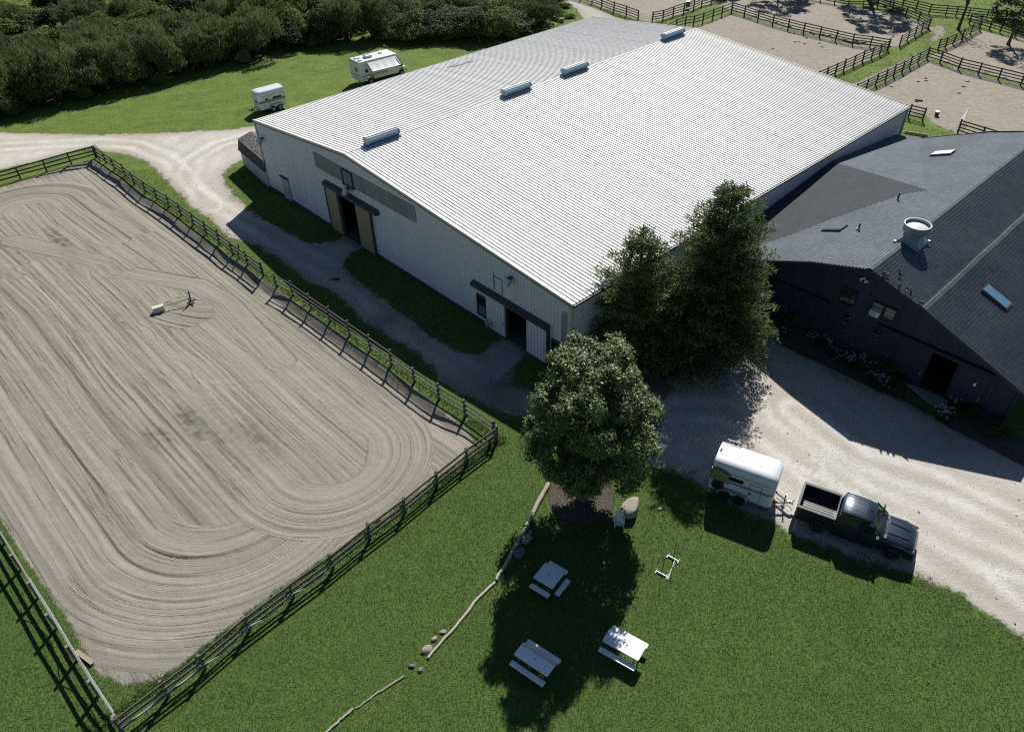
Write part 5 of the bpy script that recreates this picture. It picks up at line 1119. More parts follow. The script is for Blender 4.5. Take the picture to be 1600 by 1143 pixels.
def build_rv():
    a = G(564, 130, .5); b = G(628, 113, .5); rz = heading(a, b)     # rear near corner towards the front, along the side turned to us
    T = thing('motorhome', 'white motorhome with a slanted side awning parked on the field beyond the hall roof', 'motorhome', a * 1.0 - Vector((0, 0, a.z)), rz); RW = M['rv_white']
    Lb, Wd = 5.35, 2.35; zb, zt = .55, 2.95
    prof = [(0, .75), (.05, .55), (1.05, .55), (1.10, .95), (1.30, 1.08), (1.75, 1.08), (1.95, .95), (2.0, .55), (Lb, .55), (Lb + .75, 2.0), (Lb + .75, 2.35), (Lb + .1, zt), (.12, zt), (0, zt - .15)]
    m = MB(); m.prism(prof, 0, Wd); m.build('body', RW, T, bevel=.06)
    cab = [(Lb - .02, .5), (Lb + .35, .5), (Lb + .5, .95), (Lb + .95, .95), (Lb + 1.1, .5), (Lb + 1.45, .55), (Lb + 1.48, 1.02), (Lb + .95, 1.18), (Lb + .62, 1.78), (Lb - .02, 1.85)]
    m = MB(); m.prism(cab, .15, Wd - .15); m.build('cab', RW, T, bevel=.05)
    m = MB(); m.add([(Lb + .98, .25, 1.2), (Lb + .98, Wd - .25, 1.2), (Lb + .66, Wd - .3, 1.78), (Lb + .66, .3, 1.78), (Lb + .94, .25, 1.17), (Lb + .94, Wd - .25, 1.17), (Lb + .62, Wd - .3, 1.75), (Lb + .62, .3, 1.75)], [(0, 1, 2, 3), (7, 6, 5, 4), (0, 4, 5, 1), (1, 5, 6, 2), (2, 6, 7, 3), (3, 7, 4, 0)]); m.build('windscreen', M['glass_dark'], T)
    m = MB(); m.box((Lb + .45, .14, 1.45), (.6, .04, .45)); m.build('cab_window', M['glass_dark'], T)
    m = MB(); m.box((Lb + 1.5, Wd / 2, .62), (.14, Wd - .25, .22)); m.build('bumper', M['black_plastic'], T, bevel=.03)
    m = MB(); m.box((Lb + 1.5, Wd / 2, .88), (.06, 1.3, .2)); m.build('grille', M['black_plastic'], T)
    for y in (.02, Wd - .02): m = MB(); m.rbox((Lb + .75, y + (.0 if y > 1 else -.12), 1.45), (.1, .2, .3), .03); m.build('mirror', M['black_plastic'], T)
    m = MB(); m.box((2.3, -.012, 1.22), (4.3, .03, .10)); m.box((2.3, -.014, 1.06), (4.3, .03, .05)); m.build('stripe', M['grey_stripe'], T)
    m = MB(); m.box((-.012, 1.2, 1.22), (.03, 2.0, .08)); m.build('rear_stripe', M['grey_stripe'], T)
    m = MB(); m.rbox((-.02, .72, 1.95), (.05, .34, .5), .02); m.build('rear_window', M['glass_dark'], T)
    m = MB(); m.box((1.0, -.02, 1.75), (.42, .05, .34)); m.build('side_window', M['glass_dark'], T)
    m = MB(); m.box((2.9, -.02, 1.75), (.9, .05, .45)); m.build('side_window', M['glass_dark'], T)
    m = MB(); m.box((4.3, -.015, 1.55), (.68, .04, 1.8)); m.build('entry_door', M['trailer_white'], T)
    for x in (.35, .55, 1.0): m = MB(); m.box((x, -.02, .8), (.10, .04, .08)); m.build('marker_light', M['red_lens'] if x < .4 else M['black_plastic'], T)
    # awning slanting down from the roof edge, on two arms
    aw = thing_part = MB(); n = 14
    top = [Vector((1.25 + 3.95 * k / n, -.06, 2.78)) for k in range(n + 1)]; bot = [Vector((1.25 + 3.95 * k / n, -1.25, 1.92 + .03 * math.sin(k * 1.7))) for k in range(n + 1)]
    mid = [(p + q) / 2 - Vector((0, 0, .06)) for p, q in zip(top, bot)]
    aw.loft([top, mid, bot], False, False); aw.loft([[p - Vector((0, 0, .015)) for p in r_] for r_ in (top, mid, bot)], False, False); o = aw.build('awning', M['awning'], T, True)
    m = MB(); m.tube([bot[0], bot[-1]], .06, 8); m.build('awning_roller', M['galv'], o)
    for x in (1.22, 5.22): m = MB(); m.bar((x, -.05, 1.3), (x, -1.22, 1.88), .05, .05); m.bar((x, -.05, 2.76), (x, -1.24, 1.93), .07, .05); m.build('awning_arm', M['galv'], o)
    for x, y, d in ((.55, .55, (.42, .42, .16)), (.75, 1.6, (.75, .5, .14)), (2.0, 1.15, (.95, .75, .30)), (4.0, 1.35, (.42, .42, .14))): m = MB(); m.rbox((x, y, zt + d[2] / 2), d, .06); m.build('roof_unit', RW if d[2] < .2 else M['galv'], T, bevel=.04)
    m = MB(); m.add([(3.92, 1.2, zt + .14), (4.22, 1.2, zt + .14), (4.22, 1.55, zt + .35), (3.92, 1.55, zt + .35), (3.92, 1.22, zt + .10), (4.22, 1.22, zt + .10), (4.22, 1.57, zt + .31), (3.92, 1.57, zt + .31)], [(0, 1, 2, 3), (7, 6, 5, 4), (0, 4, 5, 1), (1, 5, 6, 2), (2, 6, 7, 3), (3, 7, 4, 0)]); m.build('roof_hatch', M['skylight_white'], T)
    for x in (1.52, Lb + .72):
        for y, s in ((.16, -1), (Wd - .16, 1)): wheel(T, x, y, .40, .26, .22, s, 6)
build_rv()
# ================================================================== LAWN FURNITURE AND SMALL THINGS
def picnic(label, c, rz, L=1.83, Wt=.76, strip=False, square=False, hole=False, cup=False):
    T = thing('picnic_table', label, 'picnic table', c, rz, 'resin picnic tables on the lawn'); TP = M['table_plastic']; zt = .74
    m = MB(); m.rbox((0, 0, zt), (L, Wt, .05), .07); top = m.build('tabletop', TP, T, bevel=.012)
    if strip: m = MB(); m.box((0, Wt / 2 - .09, zt + .027), (L - .06, .15, .012)); m.build('cream_strip', M['table_strip'], top)
    m = MB(); m.lathe([(.035, 0), (.035, .006), (0, .006)], 12, (0, 0, zt + .025)); m.build('umbrella_hole', M['black_plastic'], top)
    seats = []
    if square: seats = [(0, -Wt / 2 - .25, 0, L * .98), (0, Wt / 2 + .27, 0, L * .98), (L / 2 + .25, 0, R(90), Wt * .98)]
    else: seats = [(0, -Wt / 2 - .24, 0, L), (0, Wt / 2 + .28, 0, L)]
    for x, y, a, l in seats:
        m = MB(); m.rbox((x, y, .44), (l, .27, .045), .04, Euler((0, 0, a)).to_matrix()); st = m.build('seat', TP, T, bevel=.01)
        m = MB(); dx, dy = math.cos(a), math.sin(a)
        for s in (-1, 1): m.tube([(x + dx * s * (l / 2 - .22), y + dy * s * (l / 2 - .22), .43), (x + dx * s * (l / 2 - .22), y + dy * s * (l / 2 - .22), .0)], .02, 6)
        m.build('seat_leg', M['table_leg'], st)
    for s in (-1, 1):
        x = s * (L / 2 - .24); m = MB(); m.tube([(x, -Wt / 2 - .30, .40), (x, Wt / 2 + .32, .40)], .022, 6); m.build('cross_bar', M['table_leg'], T)
        for q in (-1, 1): m = MB(); m.tube([(x, q * (Wt / 2 + .10), 0), (x, q * (Wt / 2 - .1), .40), (x, q * (Wt / 2 - .1), .72)], .022, 6); m.build('leg', M['table_leg'], T)
    if square:
        for y in (-.3, .3): m = MB(); m.tube([(L / 2 + .26, y, .40), (L / 2 - .15, y, .40)], .022, 6); m.build('side_arm', M['table_leg'], T)
    return T
p = [G(821, 1002, .75), G(867, 1032, .75)]; rzt = heading(*p)
picnic('shaded resin picnic table with a cream strip along one edge of its top', (lambda q: (q.x, q.y, 0))(G(836, 1029, .75)), rzt, strip=True)
p = [G(957.5, 981, .75), G(1009.5, 1009.5, .75)]; rzt2 = heading(*p)
picnic('sunlit white resin picnic table at the edge of the tree shade', (lambda q: (q.x, q.y, 0))(G(974.5, 1006, .75)), rzt2)
p = [G(831, 903, .75), G(862, 921.6, .75)]; rzt3 = heading(*p)
picnic('square resin picnic table with three seats, closest to the log border', (lambda q: (q.x, q.y, 0))(G(857.5, 898.5, .75)), rzt3, L=1.14, Wt=1.10, square=True)
c = G(976, 1000, .78); m = MB(); m.lathe([(.06, 0), (.085, .012), (.085, .03), (.06, .035), (.05, .02)], 14); o = m.build('glass_dish', M['clear_lens'], None, True); o.location = (c.x, c.y, .768); tag(o, 'small round dish on the sunlit white picnic table', 'dish')

def h_stand(label, c, rz, ph):
    T = thing('jump_stand', label, 'stand', c, rz, 'white H-footed stands on the lawn')
    m = MB(); m.bar((-.30, 0, .07), (.30, 0, .07), .055, .055); m.build('foot_bar', M['pvc'], T, bevel=.01)
    for s in (-1, 1):
        m = MB(); m.bar((s * .30, -.12, .03), (s * .30, .12, .03), .055, .055); m.bar((s * .30, .10, .03), (s * .30, .13, .11), .05, .05); m.build('cross_foot', M['pvc'], T, bevel=.01)
    m = MB(); m.tube([(0, 0, .05), (.01, .02, ph)], .016, 8); m.build('pole', M['fence_black'], T)
a, b = G(1043, 866, .1), G(1061, 876, .1); h_stand('white H-footed stand with a thin dark pole, the one nearer the trailer', ((a.x + b.x) / 2, (a.y + b.y) / 2, 0), heading(a, b), 1.35)
a, b = G(1025, 890.5, .1), G(1043, 900, .1); h_stand('white H-footed stand with a thin dark pole, the one nearer the picnic tables', ((a.x + b.x) / 2, (a.y + b.y) / 2, 0), heading(a, b), 1.35)
a, b = G(1054.5, 875, .04), G(1043, 905, .04); m = MB(); m.tube([(a.x, a.y, .04), (b.x, b.y, .04)], .022, 8); tag(m.build('ground_pole', M['pvc']), 'thin white pole lying on the grass between the two H-footed stands', 'pole')

def boulder(name, label, c, s, rz, mat, seed, cat='rock', flat=.8, group=None):
    rg = np.random.default_rng(seed); bm = bmesh.new(); bmesh.ops.create_icosphere(bm, subdivisions=3, radius=1)
    pl = [Vector(rg.normal(size=3)).normalized() for _ in range(11)]; dd = rg.uniform(.62, .9, 11)
    for v in bm.verts:
        for n_, d in zip(pl, dd):
            k = v.co.dot(n_)
            if k > d: v.co -= n_ * (k - d) * .85
        if v.co.z > flat: v.co.z = flat
        v.co *= 1 + .04 * math.sin(7 * v.co.x + seed) * math.cos(6 * v.co.y)
        v.co = Vector((v.co.x * s[0], v.co.y * s[1], (v.co.z + .45) * s[2]))
    me = bpy.data.meshes.new(name); bm.to_mesh(me); bm.free(); me.materials.append(mat); o = link(name, me); o.location = c; o.rotation_euler = (0, 0, rz); shade(o, 35)
    return tag(o, label, cat, group)
b = G(984, 800); boulder('boulder', 'large flat-topped pale boulder beside the white garden chair', b, (.85, .48, .62), R(48), M['stone'], 3, 'boulder', .55)
boulder('field_stone', 'pale square stone block against the log border, upper of two', G(822, 845), (.40, .25, .30), R(55), M['stone'], 5, flat=.5)
boulder('field_stone', 'dark stone block in tree shade against the log border, lower of two', G(810.5, 866), (.38, .27, .28), R(50), M['stone_dark'], 6, flat=.5)
boulder('field_stone', 'small pale stone touching the corner of the upper stone block', G(828, 832), (.15, .12, .12), 0, M['stone'], 8)
boulder('field_stone', 'largest round stone by the gap between the border logs', G(667, 1015), (.28, .22, .13), .6, M['stone'], 9)
boulder('field_stone', 'grey stone just above the largest stone by the log border', G(679, 998), (.18, .15, .10), 1.2, M['stone'], 10)
boulder('field_stone', 'flat pale stone lying highest along the log border', G(692, 987), (.19, .12, .07), .3, M['stone'], 11)
boulder('field_stone', 'small dark stone in the gap between the border logs', G(644, 1040), (.17, .11, .09), .2, M['stone_dark'], 12)
boulder('field_stone', 'grey stone on the lawn side of the gap between the border logs', G(657.5, 1046), (.16, .12, .09), .9, M['stone_dark'], 13)
boulder('field_stone', 'pale round rock in the dark under the big hemlock', G(1043, 563), (.42, .36, .42), .9, M['stone'], 14)
boulder('field_stone', 'small stone on the grass right of the boulder', G(1031, 795), (.14, .10, .06), .5, M['stone'], 15)

def log(label, pts, r0, r1, seed):
    rg = np.random.default_rng(seed); q = [G(u, v) for u, v in pts]; c = q[0]; n = 14; P = []
    L = [0]; 
    for i in range(len(q) - 1): L.append(L[-1] + (q[i + 1] - q[i]).length)
    for k in range(n):
        s = L[-1] * k / (n - 1); i = max(j for j in range(len(L) - 1) if L[j] <= s + 1e-6); p = q[i].lerp(q[i + 1], min(1, (s - L[i]) / (L[i + 1] - L[i])))
        P.append(p - c + Vector((rg.normal() * .015, rg.normal() * .015, 0)))
    rr = [.86 * (r0 + (r1 - r0) * k / (n - 1)) * rg.uniform(.92, 1.08) for k in range(n)]
    m = MB(); m.tube([p + Vector((0, 0, r * .8)) for p, r in zip(P, rr)], rr, 12); o = m.build('border_log', M['log'], None, True); o.location = c; tag(o, label, 'log', 'border logs on the lawn')
log('thickest border log, pointing at the mulch ring under the maple', [(857, 757), (840, 788), (823, 823)], .155, .135, 1)
log('long border log running past the two stone blocks', [(822, 826), (803, 858), (788, 886), (775, 906)], .13, .10, 2)
log('longest border log, curving down to the pile of round stones', [(773, 909), (745, 938), (714, 977), (690, 1003), (668, 1028)], .085, .075, 3)
log('thin border log below the stones, half sunk in the grass', [(632, 1056), (605, 1074), (580, 1090), (556, 1106)], .055, .04, 4)
log('border log leaving the bottom edge of the photo', [(553, 1107), (535, 1122), (508, 1146)], .075, .06, 5)

def chair():
    c = G(967, 820); T = thing('garden_chair', 'white slatted garden chair between the boulder and the mulch ring', 'chair', c, R(-8)); T.scale = (.72, .82, .85); PW = M['white_plastic']
    m = MB(); m.add([(-.27, -.30, .34), (.27, -.30, .34), (.25, .22, .30), (-.25, .22, .30), (-.27, -.30, .31), (.27, -.30, .31), (.25, .22, .27), (-.25, .22, .27)], [(0, 1, 2, 3), (7, 6, 5, 4), (0, 4, 5, 1), (1, 5, 6, 2), (2, 6, 7, 3), (3, 7, 4, 0)]); m.build('seat', PW, T)
    for k in range(5):
        x = -.2 + .1 * k; h = .62 + .10 * math.cos((k - 2) * .8); m = MB(); m.bar((x, .20, .28), (x * 1.25, .20 + h * .42, .28 + h), .085, .025, (0, 1, 0)); m.build('back_slat', PW, T)
    for s in (-1, 1):
        m = MB(); m.rbox((s * .34, -.05, .55), (.11, .62, .03), .03); m.build('armrest', PW, T)
        for y in (-.30, .20): m = MB(); m.bar((s * .32, y, 0), (s * .32, y, .54), .06, .05); m.build('leg', PW, T)
    m = MB(); m.bar((-.3, .42, .78), (.3, .42, .78), .04, .05); m.build('back_rail', PW, T)
chair()

def jump():
    b = SG(249, 487); T = thing('fallen_jump', 'cream jump block with a fallen pole reaching a dark cross-footed stand on the sand', 'jump', b, heading(G(245, 488), G(301, 471)))
    e = SG(300, 475); d = (e - b).length
    m = MB(); m.box((0, .05, .24), (.82, .38, .46)); m.build('block', M['jump_cream'], T, bevel=.02)
    m = MB(); m.tube([(.4, .02, .38), (d * .5, .05, .30), (d - .05, .0, .38)], .045, 8); m.build('jump_pole', M['jump_pole'], T)
    m = MB(); m.tube([(d, 0, .05), (d + .05, .05, .95)], .06, 8); m.build('stand_post', M['stand_blue'], T)
    for a in (0, 90): m = MB(); m.box((d, 0, .06), (.75, .10, .09), Euler((0, 0, R(a + 20))).to_matrix()); m.build('stand_foot', M['stand_blue'], T)
M['jump_cream'] = simple('cream_painted_block', (0.55, 0.52, 0.42), 0.6, var=0.12, scale=3)
M['jump_pole'] = simple('pale_blue_grey_pole', (0.30, 0.31, 0.33), 0.6, var=0.12)
M['stand_blue'] = simple('dark_blue_stand_paint', (0.03, 0.04, 0.07), 0.6, var=0.12)
jump()

def hoop():
    c = G(1111, 575); d = (G(1150, 520) - G(1120, 545)); T = thing('basketball_hoop', 'basketball hoop on a leaning dark pole under the hemlock branches', 'basketball hoop', c, R(28))
    m = MB(); m.tube([(0, 0, 0), (.05, 0, 2.2), (.35, -.1, 2.9)], .05, 8); m.build('pole', M['dark_trim'], T)
    m = MB(); 
    for a, b in (((.4, -.72, 2.65), (.4, .52, 2.65)), ((.4, -.72, 3.5), (.4, .52, 3.5)), ((.4, -.72, 2.65), (.4, -.72, 3.5)), ((.4, .52, 2.65), (.4, .52, 3.5))): m.bar(a, b, .06, .06)
    bb = m.build('board_frame', M['galv'], T); m = MB(); m.box((.41, -.1, 3.075), (.02, 1.2, .82)); m.build('backboard', M['backboard'], bb)
    m = MB(); m.tube([(.68 + .23 * math.cos(a), -.1 + .23 * math.sin(a), 2.85) for a in np.linspace(0, 2 * math.pi, 20)], .014, 6); rim = m.build('rim', M['orange'], bb)
    m = MB()
    for k in range(12):
        a = 2 * math.pi * k / 12; a2 = a + 2 * math.pi / 12
        m.tube([(.68 + .23 * math.cos(a), -.1 + .23 * math.sin(a), 2.84), (.68 + .17 * math.cos(a2), -.1 + .17 * math.sin(a2), 2.62), (.68 + .12 * math.cos(a), -.1 + .12 * math.sin(a), 2.42)], .007, 4)
    m.build('net', M['net'], rim)
M['backboard'] = glass('scuffed_backboard', (0.10, 0.11, 0.12), 0.6)
hoop()
def bench():
    c = G(1030, 612); T = thing('slatted_bench', 'weathered slatted pallet in the tree shade beside the maple crown', 'pallet', c, R(-40))
    for k in range(6): m = MB(); m.box((0, -.5 + .2 * k, .36), (1.5, .13, .035)); m.build('slat', M['fence_grey'], T)
    for x in (-.6, .6): m = MB(); m.box((x, 0, .17), (.09, 1.05, .33)); m.build('runner', M['fence_grey'], T)
bench()
def gas_meter():
    c = hall(32.05, -.42, 0); T = thing('gas_meter', 'small pale gas meter at the foot of the hall wall by the white door', 'gas meter', c, HA)
    m = MB(); m.rbox((0, 0, .55), (.34, .26, .36), .08); m.build('meter_body', M['galv'], T, bevel=.03); m = MB(); m.lathe([(.13, 0), (.13, .1), (0, .12)], 14, (.22, 0, .74)); m.build('regulator', M['galv'], T)
    m = MB(); m.tube([(-.12, 0, 0), (-.12, 0, .85), (.22, 0, .85), (.22, 0, .7)], .03, 8); m.tube([(.3, .1, 0), (.3, .1, .6)], .03, 8); m.build('gas_pipe', M['galv'], T)
gas_meter()
def ac_unit():
    c = stab(.98, .82 - .22, 3.93); T = thing('air_conditioner', 'white window air conditioner in the left sash of the stable gable', 'air conditioner', c, HA)
    m = MB(); m.rbox((0, 0, 0), (.60, .44, .38), .03); m.build('case', M['white_plastic'], T, bevel=.02); m = MB(); m.box((-.05, -.225, 0), (.40, .02, .28)); g = m.build('grille', M['fender_grey'], T)
    for k in range(6): m = MB(); m.box((-.05, -.24, -.11 + .045 * k), (.38, .012, .014)); m.build('grille_slat', M['white_plastic'], g)
ac_unit()
# pigeons on the gable end of the stable roof
def pigeon_mesh(pose):
    m = MB(); up = pose
    sec = [(-.19, .012, .10), (-.13, .03, .11), (-.06, .055, .115), (.02, .065, .12), (.07, .05, .15 + .02 * up), (.09, .032, .19 + .04 * up), (.105, .03, .225 + .05 * up), (.125, .026, .24 + .05 * up), (.14, .010, .235 + .05 * up), (.165, .004, .228 + .05 * up)]
    rings = []
    for x, r_, z in sec: rings.append([Vector((x, r_ * math.cos(a), z + r_ * 1.05 * math.sin(a))) for a in np.linspace(0, 2 * math.pi, 10, endpoint=False)])
    m.loft(rings)
    for s in (-1, 1): m.tube([(0, s * .025, .07), (.005, s * .03, 0)], .008, 5)
    return m
pg = [((1.0, .42), 0.4, 'pigeon on the stable roof edge, highest towards the ridge', 0), ((1.43, 1.22), 2.0, 'pigeon sitting farthest from the edge on the stable roof', 1), ((1.92, .19), 4.4, 'pigeon on the roof edge just below the one set back from it', 1), ((2.42, .12), 1.2, 'upper pigeon of the close pair on the stable roof edge', 0), ((2.75, .12), 1.5, 'lower pigeon of the close pair on the stable roof edge', 1), ((3.51, .14), 5.6, 'lowest pigeon on the stable roof edge', 0), ((.80, .3), 3.0, 'small pigeon half hidden beside the highest one on the roof edge', 0)]
for (s, t), rz, lab, pose in pg:
    o = pigeon_mesh(pose).build('pigeon', M['pigeon'], None, True); o.location = stab(s, t, SR(s) + .02 + .5 * 0 + .03); o.rotation_euler = (0, 0, rz); sc = 1.25; o.scale = (sc, sc, sc); tag(o, lab, 'pigeon', 'pigeons on the stable roof')
# barrel, bucket, droppings in the paddocks
M['barrel'] = simple('dark_blue_barrel', (0.02, 0.03, 0.05), 0.4, var=0.15)
c = G(1075, 15); T = thing('water_barrel', 'dark barrel with a pale rim hanging on the black fence behind the hall', 'barrel', c - Vector((0, -.4, 0)))
m = MB(); m.lathe([(.30, .3), (.34, .4), (.36, .8), (.36, 1.05), (.31, 1.05), (.30, .8)], 16); m.build('barrel_body', M['barrel'], T, True); m = MB(); m.lathe([(.36, 1.02), (.38, 1.04), (.38, 1.09), (.31, 1.09)], 16); m.build('rim', M['white_plastic'], T); 
c = G(1463, 181); T = thing('feed_bucket', 'dark bucket with a white top standing alone on the sunlit dirt paddock', 'bucket', c); m = MB(); m.lathe([(.20, 0), (.25, .42), (.25, .46), (.22, .46)], 16); m.build('bucket_body', M['barrel'], T, True); m = MB(); m.lathe([(.26, .44), (.26, .50), (.0, .52)], 16); m.build('lid', M['white_plastic'], T)
def heap(label, u, v, s, seed, cat='manure heap'):
    rg = np.random.default_rng(seed); c = G(u, v); m = MB()
    for k in range(7):
        a = rg.uniform(0, 6.28); r_ = rg.uniform(0, s); q = rg.uniform(.35, .6) * s; m.lathe([(0, 0), (q, 0), (q * .8, q * .4), (q * .35, q * .65), (0, q * .7)], 7, (r_ * math.cos(a), r_ * math.sin(a) * .7, 0))
    o = m.build('manure_heap', M['manure'], None, True); o.location = c; tag(o, label, cat, 'droppings on the ground')
heap('dark lump of droppings lying alone in the middle of the shaded gravel lane', 524, 437, .30, 1)
for k, (u, v) in enumerate([(1207, 77), (1242, 66), (1249, 66), (1257, 69), (1241, 53), (1234, 52), (1260, 60), (1393, 136), (1434, 128), (1446, 127), (1499, 146), (1505, 136), (1435, 158), (1447, 123), (1511, 128), (1285, 74), (1281, 68), (1395, 58), (1340, 40)]):
    heap('small dark pile of droppings on the bare paddock ground', u, v, .22 if k != 12 else .42, 20 + k)
m = MB(); m.span((0, 0, 0), (2.4, .5, .5)); m.span((0.02, .02, .5), (2.38, .48, .53)); o = m.build('concrete_block', M['concrete']); a = G(861, 31); b = G(878, 36); o.location = a; o.rotation_euler = (0, 0, heading(a, b)); tag(o, 'pale concrete block lying at the edge of the thicket behind the hall', 'block')
# ================================================================== TREES, SHRUBS, FLOWERS
def leaves(C, N, size, rg, aspect=1.0, jitter=.7, clump_rnd=None):
    """one quad per leaf at C (n,3), facing roughly N (n,3)"""
    n = len(C); nr = N + rg.normal(size=(n, 3)) * jitter; nr /= np.linalg.norm(nr, axis=1, keepdims=True) + 1e-9
    t = np.cross(nr, rg.normal(size=(n, 3))); t /= np.linalg.norm(t, axis=1, keepdims=True) + 1e-9; b = np.cross(nr, t)
    s = (size * rg.uniform(.6, 1.3, n))[:, None]; w = s * aspect
    V = np.stack([C - t * s, C + b * w * .62 - t * s * .1 + nr * s * .10, C + t * s, C - b * w * .62 - t * s * .1 + nr * s * .10], 1)
    r_ = rg.random(n) if clump_rnd is None else np.clip(clump_rnd + rg.normal(size=n) * .22, 0, 1)
    return V.reshape(-1, 3), np.arange(4 * n).reshape(-1, 4), np.repeat(r_, 4)
def sphere_dirs(n, rg): v = rg.normal(size=(n, 3)); return v / np.linalg.norm(v, axis=1, keepdims=True)

def broadleaf_crown(rg, centre, rad, n_clump, per, leaf, prof=None, clump_r=.7, aspect=.9, holes=.0):
    d = sphere_dirs(n_clump * 2, rg); d = d[d[:, 2] > -.75][:n_clump]
    k = rg.uniform(.45, 1.0, len(d)) ** .45
    lump = 1 + .16 * np.sin(3.1 * d[:, 0] + 1.3) * np.cos(2.7 * d[:, 1]) + .10 * np.sin(5.3 * d[:, 2] + d[:, 0] * 4)
    c = centre + d * rad * (k * lump)[:, None]
    if prof is not None: sc = prof((c[:, 2] - centre[2]) / rad[2]); c[:, :2] = centre[:2] + (c[:, :2] - centre[:2]) * sc[:, None]
    Cs = []; Ns = []; Rs = []
    for q, dd in zip(c, d):
        m = int(per * rg.uniform(.6, 1.4)); e = sphere_dirs(m, rg); e[:, 2] = np.abs(e[:, 2]) * .9 - .25 + e[:, 2] * .2
        r_ = clump_r * rg.uniform(.65, 1.25); Cs.append(q + e * r_ * rg.uniform(.35, 1.0, (m, 1)) * np.array([1, 1, .75])); Ns.append(e * .6 + dd * .4 + np.array([0, 0, .55])); Rs.append(np.full(m, rg.uniform(.2, .75)))
    return leaves(np.concatenate(Cs), np.concatenate(Ns), leaf, rg, aspect, .55, np.concatenate(Rs)), c
def limbs(base, pts, r0, rg, fork=.35):
    m = MB()
    return m
def tree_trunk(T, h, r, targets, rg, mat, lean=(0, 0), z_fork=.25):
    m = MB(); top = Vector((lean[0], lean[1], h)); P = [Vector((lean[0] * f + math.sin(f * 5) * .06, lean[1] * f + math.cos(f * 4) * .06 - .06, h * f)) for f in np.linspace(0, 1, 9)]
    m.tube(P, [r * 1.35] + [r * (1 - .85 * f) for f in np.linspace(.1, 1, 8)], 10)
    for q in targets:
        q = Vector(q); f = min(.85, max(z_fork, (q.z - .45 * math.hypot(q.x, q.y)) / h)); i = f * 8; a = P[int(i)].lerp(P[min(8, int(i) + 1)], i - int(i)); mid = a.lerp(q, .5) + Vector((0, 0, .10 * (q - a).length)); m.tube([a, mid, q], [r * .30 * (1.1 - f), r * .2 * (1.1 - f), r * .05 + .006], 6)
    m.build('trunk', mat, T, True)

def maple():
    rg = np.random.default_rng(11); T = thing('maple_tree', 'round leafy maple standing in a mulch ring on the lawn edge', 'tree', MAPLE)
    # boughs: rounded lobes carried on an oval frame, each made of leafy tufts
    cen = np.array([.30, .10, 5.75]); Cs = []; Ns = []; Rs = []; tips = []
    nb = 64
    for k in range(nb):
        zz = -1 + 2 * (k + .5) / nb; zz = np.clip(zz + rg.normal() * .05, -.93, .97); ph = k * 2.39996 + rg.normal() * .35
        wid = math.sqrt(max(0, 1 - abs(zz) ** 2.6)); rr = rg.uniform(.66, 1.08)
        c = cen + np.array([2.85 * wid * rr * math.cos(ph), 2.85 * wid * rr * math.sin(ph), 3.6 * zz]); lr = rg.uniform(.5, 1.2); out = c - cen; out /= np.linalg.norm(out); tips.append(c)
        for j in range(int(15 * lr ** 2) + 4):
            e = sphere_dirs(1, rg)[0]; e = e + out * .75 + np.array([0, 0, .35]); e /= np.linalg.norm(e); q = c + e * lr * rg.uniform(.55, 1.05); m = int(rg.uniform(45, 105)); f = sphere_dirs(m, rg); f[:, 2] *= .7
            Cs.append(q + f * rg.uniform(.10, .42, (m, 1))); Ns.append(f * .5 + e * .5 + np.array([0, 0, .6])); Rs.append(np.full(m, np.clip(rg.normal(.5, .18), 0, 1)))
    V, F, r_ = leaves(np.concatenate(Cs), np.concatenate(Ns), .078, rg, .95, .55, np.concatenate(Rs)); print('maple leaves', len(F))
    link('crown', np_mesh('crown', V, F, {'rnd': r_}, M['maple_leaf']), T)
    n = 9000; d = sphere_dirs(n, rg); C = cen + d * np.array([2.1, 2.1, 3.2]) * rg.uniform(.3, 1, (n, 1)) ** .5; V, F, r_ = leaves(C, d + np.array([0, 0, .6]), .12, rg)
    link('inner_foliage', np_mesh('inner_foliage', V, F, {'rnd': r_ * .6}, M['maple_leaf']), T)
    tree_trunk(T, 8.8, .24, tips, rg, M['bark'])
maple()

